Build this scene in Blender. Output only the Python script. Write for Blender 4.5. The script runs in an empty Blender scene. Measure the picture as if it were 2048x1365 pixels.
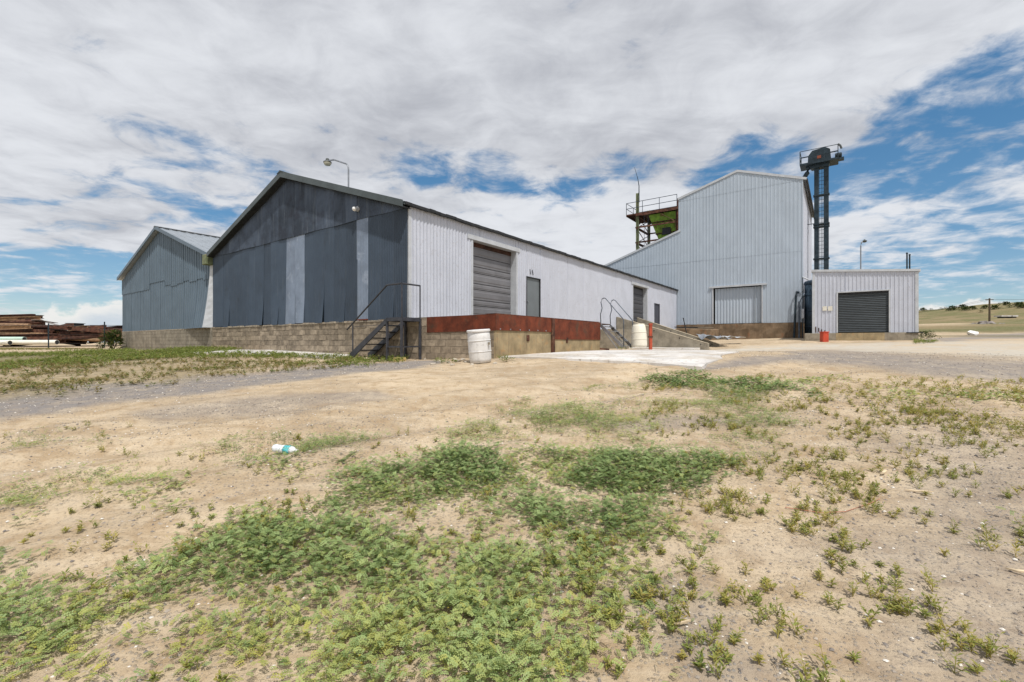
import bpy, math, random
import numpy as np
from mathutils import Vector, Matrix
random.seed(7); rng = np.random.default_rng(11)
R = math.radians
S = bpy.context.scene
COL = S.collection

# ------------------------------------------------------------------ camera
FPX = 907.0                      # focal length in pixels of the 2048 px wide frame
EYE = 1.5
cam_d = bpy.data.cameras.new('camera'); cam = bpy.data.objects.new('camera', cam_d); COL.objects.link(cam)
cam_d.sensor_width = 36; cam_d.lens = 36 * FPX / 2048; cam_d.clip_start = 0.05; cam_d.clip_end = 5000
cam_d.shift_y = -2.5 / 2048 * -1
cam.location = (0, 0, EYE); cam.rotation_euler = (R(90), 0, 0)
S.camera = cam
# ------------------------------------------------------------------ sun, view
SUN_EL, SUN_AZ = R(61), R(160)       # azimuth clockwise from +Y
sd = Vector((math.sin(SUN_AZ) * math.cos(SUN_EL), math.cos(SUN_AZ) * math.cos(SUN_EL), math.sin(SUN_EL)))
sl = bpy.data.lights.new('sun', 'SUN'); so = bpy.data.objects.new('sun', sl); COL.objects.link(so)
sl.energy = 3.7; sl.angle = R(1.2); sl.color = (1.0, 0.955, 0.89)
so.rotation_euler = (-sd).to_track_quat('-Z', 'Y').to_euler()
S.view_settings.view_transform = 'Standard'; S.view_settings.look = 'None'
S.view_settings.exposure = 0.08; S.view_settings.gamma = 1.0
S.view_settings.use_curve_mapping = False

# ------------------------------------------------------------------ world: Nishita sky with a procedural cloud layer
world = bpy.data.worlds.new('World'); S.world = world; world.use_nodes = True
nt = world.node_tree; N = nt.nodes; L = nt.links; N.clear()
def nd(tree, typ, **kw):
    n = tree.nodes.new(typ)
    for k, v in kw.items():
        if k.startswith('i_'):
            key = k[2:]; key = int(key) if key.isdigit() else key.replace('_', ' ')
            n.inputs[key].default_value = v
        else: setattr(n, k, v)
    return n
def mth(tree, op, a, b=None, clamp=False):
    n = tree.nodes.new('ShaderNodeMath'); n.operation = op; n.use_clamp = clamp
    for i, v in enumerate((a, b)):
        if v is None: continue
        if isinstance(v, (int, float)): n.inputs[i].default_value = v
        else: tree.links.new(v, n.inputs[i])
    return n.outputs[0]
def mixc(tree, fac, a, b, blend='MIX'):
    n = tree.nodes.new('ShaderNodeMix'); n.data_type = 'RGBA'; n.blend_type = blend
    for sock, v in ((n.inputs[0], fac), (n.inputs[6], a), (n.inputs[7], b)):
        if isinstance(v, (int, float)): sock.default_value = v
        elif isinstance(v, tuple): sock.default_value = (*v[:3], 1)
        else: tree.links.new(v, sock)
    return n.outputs[2]
def mapr(tree, v, a, b, c=0.0, d=1.0, smooth=True):
    n = tree.nodes.new('ShaderNodeMapRange'); n.interpolation_type = 'SMOOTHSTEP' if smooth else 'LINEAR'
    tree.links.new(v, n.inputs[0])
    for i, x in enumerate((a, b, c, d)): n.inputs[i + 1].default_value = x
    return n.outputs[0]
sky = nd(nt, 'ShaderNodeTexSky', sky_type='NISHITA', sun_disc=False, sun_elevation=SUN_EL, sun_rotation=SUN_AZ,
         altitude=1500, air_density=1.0, dust_density=0.2, ozone_density=2.0)
tc = nd(nt, 'ShaderNodeTexCoord'); sep = nd(nt, 'ShaderNodeSeparateXYZ'); L.new(tc.outputs['Generated'], sep.inputs[0])
zc = mth(nt, 'MAXIMUM', sep.outputs[2], 0.0); zz = mth(nt, 'ADD', zc, 0.10)
cx = mth(nt, 'DIVIDE', sep.outputs[0], zz); cy = mth(nt, 'DIVIDE', sep.outputs[1], zz)
cb = nd(nt, 'ShaderNodeCombineXYZ'); L.new(cx, cb.inputs[0]); L.new(cy, cb.inputs[1]); cb.inputs[2].default_value = 3.7
def noise(tree, vec, scale, detail=6, rough=0.55, dist=0.0, dims='3D', lac=2.0):
    n = nd(tree, 'ShaderNodeTexNoise'); n.noise_dimensions = dims
    n.inputs['Scale'].default_value = scale; n.inputs['Detail'].default_value = detail
    n.inputs['Roughness'].default_value = rough; n.inputs['Distortion'].default_value = dist; n.inputs['Lacunarity'].default_value = lac
    if vec is not None: tree.links.new(vec, n.inputs['Vector'])
    return n.outputs[0]
def mapping(tree, vec, rot=(0, 0, 0), scale=(1, 1, 1), loc=(0, 0, 0)):
    n = nd(tree, 'ShaderNodeMapping'); n.inputs['Rotation'].default_value = rot; n.inputs['Scale'].default_value = scale
    n.inputs['Location'].default_value = loc; tree.links.new(vec, n.inputs['Vector']); return n.outputs[0]
nA = noise(nt, cb.outputs[0], 0.9, 9, 0.6, 0.3)
nB = noise(nt, mapping(nt, cb.outputs[0], (0, 0, R(-28)), (0.45, 2.1, 1)), 1.5, 9, 0.58, 0.4)
nC = noise(nt, cb.outputs[0], 4.6, 7, 0.6, 0.5)
nD = noise(nt, mapping(nt, tc.outputs['Generated'], (0, R(-18), 0), (1, 1, 2.2)), 11.0, 7, 0.66, 0.3)
# blue openings: directions through the cloud deck
wn = nd(nt, 'ShaderNodeTexNoise'); wn.inputs['Scale'].default_value = 5.0; wn.inputs['Detail'].default_value = 5
L.new(tc.outputs['Generated'], wn.inputs['Vector'])
wv = nd(nt, 'ShaderNodeVectorMath', operation='SUBTRACT'); L.new(wn.outputs['Color'], wv.inputs[0]); wv.inputs[1].default_value = (.5, .5, .5)
ws = nd(nt, 'ShaderNodeVectorMath', operation='SCALE'); L.new(wv.outputs[0], ws.inputs[0]); ws.inputs['Scale'].default_value = 0.16
wa = nd(nt, 'ShaderNodeVectorMath', operation='ADD'); L.new(tc.outputs['Generated'], wa.inputs[0]); L.new(ws.outputs[0], wa.inputs[1])
def dirpx(px, py):
    return Vector(((px - 1024) / FPX, 1.0, (685 - py) / FPX)).normalized()
HOLES = [  # px, py, radius x, radius y (in radians), strength, tilt
    (1990, 190, .17, .05, .55, .25), (1860, 250, .16, .05, .45, .45), (2040, 270, .14, .045, .5, .2), (1700, 300, .10, .03, .25, .3), (1480, 330, .09, .045, .42, .3), (1560, 300, .08, .03, .3, .2),
    (940, 325, .13, .04, .36, -.1), (820, 330, .05, .03, .3, 0), (1200, 365, .10, .03, .30, .1), (1010, 380, .08, .02, .2, 0),
    (455, 312, .07, .02, .28, -.4), (320, 255, .10, .02, .15, -.4), (90, 555, .22, .022, .50, 0), (30, 585, .22, .028, .60, 0), (-100, 570, .2, .05, .5, 0), (1500, 380, .1, .02, .3, 0),
    (1760, 375, .16, .020, .50, .22), (1980, 345, .14, .018, .45, .12), (1760, 470, .10, .016, .36, .1), (2000, 470, .12, .012, .30, .1),
    (1950, 570, .25, .030, .50, 0), (1900, 605, .25, .02, .5, 0), (1680, 520, .1, .02, .4, 0), (2500, 300, .4, .08, .5, .3), (-500, 560, .5, .06, .5, 0), (400, 425, .08, .018, .28, -.2), (20, 400, .10, .015, .2, 0)]
hole = None
for px, py, ra, rb, st, tl in HOLES:
    if px > 1400: st *= .62
    d = dirpx(px, py); rt = Vector((d.y, -d.x, 0)).normalized(); up = rt.cross(d)
    rt, up = (rt * math.cos(tl) + up * math.sin(tl)), (up * math.cos(tl) - rt * math.sin(tl))
    df = nd(nt, 'ShaderNodeVectorMath', operation='SUBTRACT'); L.new(wa.outputs[0], df.inputs[0]); df.inputs[1].default_value = d
    da = nd(nt, 'ShaderNodeVectorMath', operation='DOT_PRODUCT'); L.new(df.outputs[0], da.inputs[0]); da.inputs[1].default_value = rt / ra
    db = nd(nt, 'ShaderNodeVectorMath', operation='DOT_PRODUCT'); L.new(df.outputs[0], db.inputs[0]); db.inputs[1].default_value = up / rb
    q = mth(nt, 'ADD', mth(nt, 'MULTIPLY', da.outputs['Value'], da.outputs['Value']), mth(nt, 'MULTIPLY', db.outputs['Value'], db.outputs['Value']))
    dn = nd(nt, 'ShaderNodeVectorMath', operation='DOT_PRODUCT'); L.new(tc.outputs['Generated'], dn.inputs[0]); dn.inputs[1].default_value = d
    m = mth(nt, 'MULTIPLY', mapr(nt, q, 0.0, 2.6, st, 0.0), mth(nt, 'GREATER_THAN', dn.outputs['Value'], 0.2))
    hole = m if hole is None else mth(nt, 'ADD', hole, m)
cov = mth(nt, 'ADD', mth(nt, 'MULTIPLY', nA, 0.50), mth(nt, 'MULTIPLY', nB, 0.42))
cov = mth(nt, 'ADD', cov, mth(nt, 'MULTIPLY', nC, 0.62))
cov = mth(nt, 'ADD', cov, mth(nt, 'MULTIPLY', nD, 0.40))
cov = mth(nt, 'ADD', mth(nt, 'MULTIPLY', mth(nt, 'SUBTRACT', cov, 0.97), 2.0), 0.78)
cov = mth(nt, 'ADD', cov, mapr(nt, sep.outputs[2], 0.30, 0.50, 0.0, 0.16))
cov = mth(nt, 'SUBTRACT', cov, mth(nt, 'MULTIPLY', mth(nt, 'MINIMUM', hole, 0.50), 1.0))
alpha = mapr(nt, cov, 0.14, 0.70, 0.0, 0.98)
# low bank of cumulus along the horizon
cn = noise(nt, mapping(nt, tc.outputs['Generated'], (0, 0, 0), (1, 1, 1.6)), 9.0, 8, 0.55, 0.1)
topl = mth(nt, 'ADD', mth(nt, 'MULTIPLY', mth(nt, 'SUBTRACT', cn, 0.5), 0.16), 0.054)
cnL = noise(nt, tc.outputs['Generated'], 2.2, 2, 0.5)
topl = mth(nt, 'ADD', topl, mth(nt, 'MULTIPLY', mth(nt, 'SUBTRACT', cnL, 0.52), 0.16))
cum = mth(nt, 'MULTIPLY', mapr(nt, mth(nt, 'SUBTRACT', topl, sep.outputs[2]), -0.002, 0.008), 0.9)
# shading of the cloud deck
sh = noise(nt, mapping(nt, cb.outputs[0], (0, 0, R(20)), (.7, 1.3, 1), (4, 2, 0)), 0.75, 8, 0.58, 0.3)
shade = mth(nt, 'ADD', mth(nt, 'MULTIPLY', sh, 0.75), mth(nt, 'MULTIPLY', nC, 0.35))
shade = mapr(nt, mth(nt, 'SUBTRACT', shade, mth(nt, 'MULTIPLY', sep.outputs[2], 0.27)), 0.24, 0.58)
ccol = mixc(nt, shade, (4.5, 4.65, 5.1), (7.8, 8.0, 8.4))
cumcol = mixc(nt, mapr(nt, mth(nt, 'SUBTRACT', topl, sep.outputs[2]), 0.0, 0.05), (9.0, 8.8, 8.5), (5.9, 6.6, 7.4))
skyb = mixc(nt, 1.0, sky.outputs[0], (1.0, 1.0, 1.0), 'MULTIPLY')
hs = nd(nt, 'ShaderNodeHueSaturation'); hs.inputs['Hue'].default_value = 0.497; hs.inputs['Saturation'].default_value = 1.0; hs.inputs['Value'].default_value = 1.75; L.new(skyb, hs.inputs['Color'])
gm = nd(nt, 'ShaderNodeGamma'); gm.inputs['Gamma'].default_value = 0.62; L.new(hs.outputs[0], gm.inputs['Color'])
hs2 = nd(nt, 'ShaderNodeHueSaturation'); hs2.inputs['Saturation'].default_value = 1.62; hs2.inputs['Value'].default_value = 1.40; L.new(gm.outputs[0], hs2.inputs['Color'])
c1 = mixc(nt, alpha, hs2.outputs[0], ccol)
c2 = mixc(nt, cum, c1, cumcol)
bg = nd(nt, 'ShaderNodeBackground'); bg.inputs['Strength'].default_value = 0.095; L.new(c2, bg.inputs[0])
wo = nd(nt, 'ShaderNodeOutputWorld'); L.new(bg.outputs[0], wo.inputs[0])
world.cycles.sampling_method = 'MANUAL'; world.cycles.sample_map_resolution = 512

ORD = ['first', 'second', 'third', 'fourth', 'fifth', 'sixth', 'seventh', 'eighth', 'ninth', 'tenth', 'eleventh', 'twelfth', 'thirteenth', 'fourteenth', 'fifteenth', 'sixteenth', 'seventeenth', 'eighteenth']
# ------------------------------------------------------------------ frames
A36 = math.atan2(656, 907)
wv_ = (math.cos(A36), -math.sin(A36)); vv_ = (math.sin(A36), math.cos(A36))
CX, CY = -3.218, 14.17
def tow(x, y):    # building frame -> world
    return (CX + x * wv_[0] + y * vv_[0], CY + x * wv_[1] + y * vv_[1])
def tol(X, Y):
    X = X - CX; Y = Y - CY
    return (X * wv_[0] + Y * wv_[1], X * vv_[0] + Y * vv_[1])
def xpx(px, y=0.0):      # frame x on plane y=const at photo column px
    k = (px - 1024) / FPX; ox, oy = tow(0, y)
    return (k * oy - ox) / (wv_[0] - k * wv_[1])
def ypx(px, x=0.0):
    k = (px - 1024) / FPX; ox, oy = tow(x, 0)
    return (k * oy - ox) / (vv_[0] - k * vv_[1])
def zpx(py, x, y):       # height at frame point for photo row py
    return EYE + (685 - py) / FPX * tow(x, y)[1]

# ------------------------------------------------------------------ ground height
CP = np.array([(0,0,.08),(0,-6,-.3),(-6,0,0),(6,0,.1),(-9,-6,-.3),(9,-6,-.2),(0,4,.43),(5,5,.52),(-5,5,.42),(0,9,.88),(3.77,9.1,.93),(8,9,1.0),
 (-6,9,.78),(-13,9,.66),(14,12,1.12),(-.28,12.04,1.10),(-3.2,13.3,.96),(3.1,17.1,1.17),(-6.5,16.2,1.04),(-14.7,22.3,1.18),(-26.6,31.1,1.0),
 (-12,14,.92),(-20,20,.95),(-40,40,1.1),(-40,20,.8),(7.5,22,1.12),(10.4,24.1,1.05),(12.5,27.5,1.3),(15,32,1.6),(20,31.3,1.78),(18.6,27.8,1.60),
 (22.5,25.1,1.60),(30,30,1.7),(50,45,2.5),(70,80,4.6),(30,60,2.4),(0,60,1.5),(-60,80,1.4),(-80,30,1.0),(40,10,1.2),(100,100,6.0),(-30,5,.4),(30,-10,.3),(-30,-20,-.3),(60,20,1.8)], float)
def _mq(r2): return np.sqrt(r2 + 9.0)
_d2 = ((CP[:, None, :2] - CP[None, :, :2]) ** 2).sum(-1)
_n = len(CP); _M = np.zeros((_n + 1, _n + 1)); _M[:_n, :_n] = _mq(_d2); _M[:_n, _n] = 1; _M[_n, :_n] = 1
_W = np.linalg.solve(_M, np.append(CP[:, 2], 0))
def vnoise(x, y, seed=0):
    xi = np.floor(x).astype(np.int64); yi = np.floor(y).astype(np.int64); fx = x - xi; fy = y - yi
    fx = fx * fx * (3 - 2 * fx); fy = fy * fy * (3 - 2 * fy)
    def h(a, b):
        n = (a * 374761393 + b * 668265263 + seed * 144665) & 0x7fffffff
        n = ((n ^ (n >> 13)) * 1274126177) & 0x7fffffff
        return ((n ^ (n >> 16)) & 0xffff) / 65535.0
    return (h(xi, yi) * (1 - fx) + h(xi + 1, yi) * fx) * (1 - fy) + (h(xi, yi + 1) * (1 - fx) + h(xi + 1, yi + 1) * fx) * fy
def fbm(x, y, o=4, seed=0):
    s = 0; a = .5
    for i in range(o):
        s = s + a * vnoise(x, y, seed + i * 17); x = x * 2.03 + 5.1; y = y * 2.03 + 1.7; a *= .5
    return s / (1 - .5 ** o)
def sst(a, b, x):
    t = np.clip((x - a) / (b - a), 0, 1); return t * t * (3 - 2 * t)
def gbase(X, Y):
    X = np.asarray(X, float); Y = np.asarray(Y, float)
    z = sum(_W[i] * _mq((X - CP[i, 0]) ** 2 + (Y - CP[i, 1]) ** 2) for i in range(_n)) + _W[_n]
    r = np.hypot(X, Y); az = np.arctan2(X, Y)
    k = sst(70, 115, r)
    hill = sst(R(30), R(41), az) * (1 - sst(R(100), R(140), az))
    foot = 1.4 + hill * 3.2
    ridge = .0395 + .050 * np.clip(az - .73, -.1, .3) + .006 * (fbm(az * 14, r * 0 + 2, 3, 4) - .5)
    far = foot + hill * sst(150, 360, r) * (ridge * 360 * 1.02) * (1 - .5 * sst(420, 900, r)) + hill * 2.5 * sst(110, 200, r) * (fbm(X / 30, Y / 30, 3, 9) - .4)
    return z * (1 - k) + far * k
def gz(X, Y):
    X = np.asarray(X, float); Y = np.asarray(Y, float)
    r = np.hypot(X, Y)
    b = gbase(X, Y)
    m = (fbm(X * .9, Y * .9, 3, 3) - .5) * .09 * (1 - sst(30, 60, r)) + (fbm(X * 5, Y * 5, 3, 5) - .5) * .040 * (1 - sst(12, 24, r)) + (fbm(X * 15, Y * 15, 2, 6) - .5) * .014 * (1 - sst(5, 9, r))
    # long tyre-like ridges swinging past the camera on the left
    a = X * .52 + (-Y) * .85 + 5.6
    m = m + .034 * np.sin(a * 7 + 2 * fbm(X, Y, 2, 8)) * np.exp(-(a / 2.2) ** 2) * (1 - sst(9, 18, r))
    return b + m
def g1(X, Y): return float(gz(np.array([X]), np.array([Y]))[0])
def gpx(px, py):        # photo pixel -> ground point
    k = (px - 1024) / FPX; q = (685 - py) / FPX
    Ys = np.geomspace(1.2, 400, 1500); d = gbase(Ys * k, Ys) - (EYE + q * Ys)
    i = np.argmax(d > 0) if (d > 0).any() else len(Ys) - 1
    return Ys[i] * k, Ys[i]
def gl(x, y):
    X, Y = tow(x, y); return g1(X, Y)

# ------------------------------------------------------------------ materials
def lin(c): 
    c = c / 255.0; return c / 12.92 if c <= .04045 else ((c + .055) / 1.055) ** 2.4
def rgb(r, g, b): return (lin(r), lin(g), lin(b))
MATS = {}
def mat(name, col, rough=.7, metal=0.0, var=.12, vscale=3.0, streak=None, stain=None, bump=0.0, bscale=40, spec=.4, rnd=0.0, rust=None, speck=None):
    """procedural material: base colour, noise variation, vertical streaks, stain colour patches, bump"""
    m = bpy.data.materials.new(name); m.use_nodes = True; t = m.node_tree; t.nodes.clear()
    out = nd(t, 'ShaderNodeOutputMaterial'); b = nd(t, 'ShaderNodeBsdfPrincipled'); t.links.new(b.outputs[0], out.inputs[0])
    b.inputs['Roughness'].default_value = rough; b.inputs['Metallic'].default_value = metal
    b.inputs['Specular IOR Level'].default_value = spec
    tcn = nd(t, 'ShaderNodeTexCoord'); v = tcn.outputs['Object']
    oi = nd(t, 'ShaderNodeObjectInfo')
    off = nd(t, 'ShaderNodeVectorMath', operation='MULTIPLY_ADD'); off.inputs[1].default_value = (1, 1, 1)
    cr = nd(t, 'ShaderNodeCombineXYZ'); rr = mth(t, 'MULTIPLY', oi.outputs['Random'], 37.0)
    for i in range(2): t.links.new(rr, cr.inputs[i])
    t.links.new(v, off.inputs[0]); t.links.new(cr.outputs[0], off.inputs[2]); v = off.outputs[0]
    n1 = noise(t, v, vscale, 6, .6, .2)
    dark = tuple(c * (1 - var * 2) for c in col); lite = tuple(min(1, c * (1 + var * 1.6)) for c in col)
    c = mixc(t, mapr(t, n1, .28, .72), dark, lite)
    if streak:   # (strength, colour): vertical runs
        sn = noise(t, mapping(t, v, (0, 0, 0), (9, 9, .35)), 1.6, 5, .65)
        c = mixc(t, mapr(t, sn, .52, .78, 0, streak[0]), c, streak[1])
    if stain:    # (lo, hi, strength, colour, scale)
        sn = noise(t, v, stain[4], 7, .65, .5)
        c = mixc(t, mapr(t, sn, stain[0], stain[1], 0, stain[2]), c, stain[3])
    if speck:
        sn = noise(t, v, speck[1], 2, .5)
        c = mixc(t, mapr(t, sn, .60, .68, 0, speck[0]), c, speck[2])
    if rnd:
        f = mth(t, 'ADD', mth(t, 'MULTIPLY', oi.outputs['Random'], rnd * 2), 1 - rnd)
        g = nd(t, 'ShaderNodeVectorMath', operation='SCALE'); t.links.new(c, g.inputs[0]); t.links.new(f, g.inputs['Scale']); c = g.outputs[0]
    t.links.new(c, b.inputs['Base Color'])
    if bump:
        bn = nd(t, 'ShaderNodeBump'); bn.inputs['Strength'].default_value = bump; bn.inputs['Distance'].default_value = .02
        t.links.new(noise(t, v, bscale, 5, .6), bn.inputs['Height']); t.links.new(bn.outputs[0], b.inputs['Normal'])
    MATS[name] = m; return m
M_white = mat('white_siding_paint', (.52, .55, .63), .48, .15, .03, 1.2, streak=(.16, (.42, .42, .46)), stain=(.60, .78, .45, (.36, .36, .40), 1.3), speck=(.28, 11, (.35, .34, .35)))
M_whiteShade = mat('white_siding_shaded_tone', (.42, .485, .56), .45, .15, .03, .7, streak=(.14, (.36, .40, .48)), stain=(.68, .82, .2, (.3, .34, .4), 2))  # same white paint; the tall front's weaker sunlight is put into this darker colour
M_dark = mat('slate_grey_siding_paint', (.050, .072, .104), .5, .2, .05, 1.5, streak=(.55, (.095, .115, .14)), stain=(.56, .72, .45, (.038, .048, .06), 1.4), rnd=.16)
M_gable = mat('weathered_galvanised_siding', (.074, .096, .132), .45, .45, .22, 1.0, streak=(.8, (.18, .21, .24)), stain=(.52, .68, .6, (.045, .05, .068), 1.3), rnd=.34)
M_lightp = mat('bare_galvanised_siding', (.22, .27, .35), .42, .4, .10, 1.4, streak=(.5, (.20, .22, .24)), stain=(.55, .7, .5, (.40, .46, .55), 1.8), rnd=.12)
M_shed = mat('blue_grey_siding_paint', (.120, .165, .210), .45, .25, .05, 1.0, streak=(.35, (.22, .27, .32)), rnd=.05)
M_roof = mat('galvanised_roof_sheet', (.36, .40, .44), .4, .5, .06, 1.5, streak=(.2, (.25, .28, .3)))
M_roofd = mat('grey_roof_trim', (.085, .105, .11), .5, .3, .1, 2)
M_edge = mat('dark_roof_edge', (.02, .022, .025), .6, 0, .3, 8)
M_core = mat('dark_inner_wall', (.03, .03, .03), .9)
M_trimw = mat('white_trim', (.50, .525, .56), .5, .1, .06, 3, stain=(.6, .75, .3, (.3, .29, .27), 6))
M_block = mat('concrete_block', (.29, .24, .18), .92, 0, .16, 5, stain=(.52, .72, .55, (.13, .105, .08), 7), bump=.5, bscale=60, spec=.2, rnd=.26, speck=(.3, 26, (.36, .32, .25)))
M_mortar = mat('mortar', (.24, .20, .155), .95, 0, .12, 6, bump=.3)
M_cap = mat('worn_mortar_cap', (.36, .31, .24), .95, 0, .2, 5, stain=(.55, .7, .6, (.2, .12, .08), 4), bump=.6, bscale=40)
M_conc = mat('stained_concrete', (.27, .24, .19), .9, 0, .14, 2.5, streak=(.5, (.13, .11, .085)), stain=(.5, .68, .45, (.36, .33, .27), 4), bump=.3, bscale=50, spec=.2)
M_concy = mat('yellowed_concrete', (.35, .28, .17), .9, 0, .15, 2.5, streak=(.7, (.14, .11, .08)), stain=(.54, .68, .5, (.42, .24, .10), 5), bump=.4, bscale=50, spec=.2)
M_found = mat('rust_stained_foundation', (.20, .145, .095), .92, 0, .2, 1.6, streak=(.6, (.11, .075, .05)), stain=(.54, .72, .6, (.27, .12, .06), 2.2), bump=.5, bscale=22, spec=.2)
M_pad = mat('bright_concrete_pad', (.60, .585, .565), .85, 0, .10, 1.2, stain=(.44, .66, .75, (.42, .36, .28), .9), bump=.15, bscale=30, spec=.2, speck=(.6, 10, (.24, .2, .16)))
M_rust = mat('rusted_steel_plate', (.150, .034, .014), .8, .1, .22, 3.2, streak=(.8, (.07, .022, .014)), stain=(.52, .70, .7, (.065, .045, .028), 1.6), speck=(.25, 14, (.22, .08, .035)), bump=.25, bscale=70)
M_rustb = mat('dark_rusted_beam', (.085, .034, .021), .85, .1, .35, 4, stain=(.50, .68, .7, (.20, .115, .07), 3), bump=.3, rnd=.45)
M_rustt = mat('tan_weathered_beam', (.33, .21, .12), .85, 0, .2, 4, stain=(.5, .7, .7, (.14, .055, .03), 3), rnd=.2)
M_stair = mat('grey_painted_steel', (.060, .063, .075), .5, .3, .15, 6, rnd=.05)
M_stairb = mat('blue_grey_tube', (.10, .12, .15), .4, .5, .15, 6)
M_door = mat('grey_sectional_door', (.20, .20, .215), .5, .3, .06, 1.5, stain=(.5, .75, .5, (.13, .13, .14), 1.2), rnd=.06)
M_door2 = mat('dark_sectional_door', (.085, .088, .10), .5, .3, .06, 2, rnd=.06)
M_mand = mat('grey_steel_door', (.175, .20, .215), .5, .2, .04, 2)
M_mand2 = mat('dark_steel_door', (.07, .075, .095), .5, .2, .04, 2)
M_roll = mat('charcoal_roller_slat', (.055, .066, .075), .45, .4, .08, 3, rnd=.12)
M_barrel = mat('white_plastic_drum', (.70, .70, .70), .5, 0, .04, 4, stain=(.52, .68, .55, (.42, .42, .42), 9), streak=(.35, (.45, .44, .42)), bump=.25, bscale=25)
M_barrel2 = mat('cream_plastic_drum', (.78, .74, .63), .45, 0, .03, 4, stain=(.6, .75, .25, (.5, .47, .4), 5))
M_orange = mat('orange_painted_steel', (.42, .075, .035), .6, .1, .15, 5, stain=(.55, .7, .6, (.14, .04, .03), 8))
M_red = mat('red_plastic_bin', (.50, .065, .03), .55, 0, .1, 4, stain=(.55, .75, .4, (.25, .04, .03), 5))
M_yel = mat('yellow_timber_block', (.55, .40, .17), .85, 0, .1, 8)
M_tank = mat('dark_blue_tank_steel', (.045, .075, .11), .5, .4, .2, 2, stain=(.56, .74, .6, (.10, .06, .05), 3))
M_elev = mat('dark_blue_green_steel', (.028, .045, .058), .5, .4, .2, 3)
M_elevr = mat('rust_patch_steel', (.25, .07, .04), .8)
M_green = mat('green_hopper_paint', (.17, .30, .03), .7, 0, .2, 3, stain=(.5, .64, .85, (.12, .035, .018), 1.9))
M_greenc = mat('pale_green_column', (.17, .20, .11), .7, 0, .2, 3, stain=(.52, .68, .6, (.16, .07, .05), 3))
M_galv = mat('galvanised_pipe', (.30, .32, .35), .4, .6, .1, 5)
M_glass = mat('lamp_lens', (.55, .55, .45), .3, 0, .05, 5)
M_tar = mat('dark_lamp_housing', (.09, .10, .10), .5, .3)
M_wood = mat('weathered_wood', (.24, .20, .15), .9, 0, .25, 3, streak=(.3, (.12, .10, .08)))
M_woodl = mat('bleached_wood', (.62, .50, .34), .85, 0, .15, 12)
M_sheet = mat('crumpled_sheet_metal', (.45, .48, .52), .38, .6, .15, 3, stain=(.5, .7, .5, (.24, .26, .3), 3))
M_pipeg = mat('pale_green_pipe', (.52, .68, .58), .5, 0, .05, 2)
M_pipew = mat('cream_pipe', (.80, .78, .68), .5, 0, .05, 2)
M_ccap = mat('cream_concrete_cap', (.50, .43, .32), .9, 0, .12, 5, stain=(.55, .7, .4, (.3, .25, .18), 5))
M_stone = mat('pale_broken_stone', (.46, .41, .34), .95, 0, .15, 9, bump=.5, rnd=.3)
M_rubble = mat('grey_rubble', (.20, .18, .17), .95, 0, .2, 2, bump=.5, rnd=.3)
M_sign = mat('faded_paper_sign', (.70, .68, .60), .7, 0, .05, 8, stain=(.6, .62, .6, (.45, .38, .34), 22))
M_bag = mat('white_plastic_bag', (.85, .85, .85), .5)
M_bottle = mat('cloudy_plastic_bottle', (.74, .78, .82), .25, 0, .05, 20, spec=.6)
M_label = mat('turquoise_bottle_label', (.10, .52, .58), .4, 0, .08, 30, stain=(.62, .64, .6, (.7, .8, .82), 40))
M_bark = mat('brown_bark', (.10, .075, .05), .9)
M_wire = mat('dark_wire', (.05, .05, .05), .6)
M_cable = mat('red_cable', (.42, .17, .11), .6)

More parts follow.
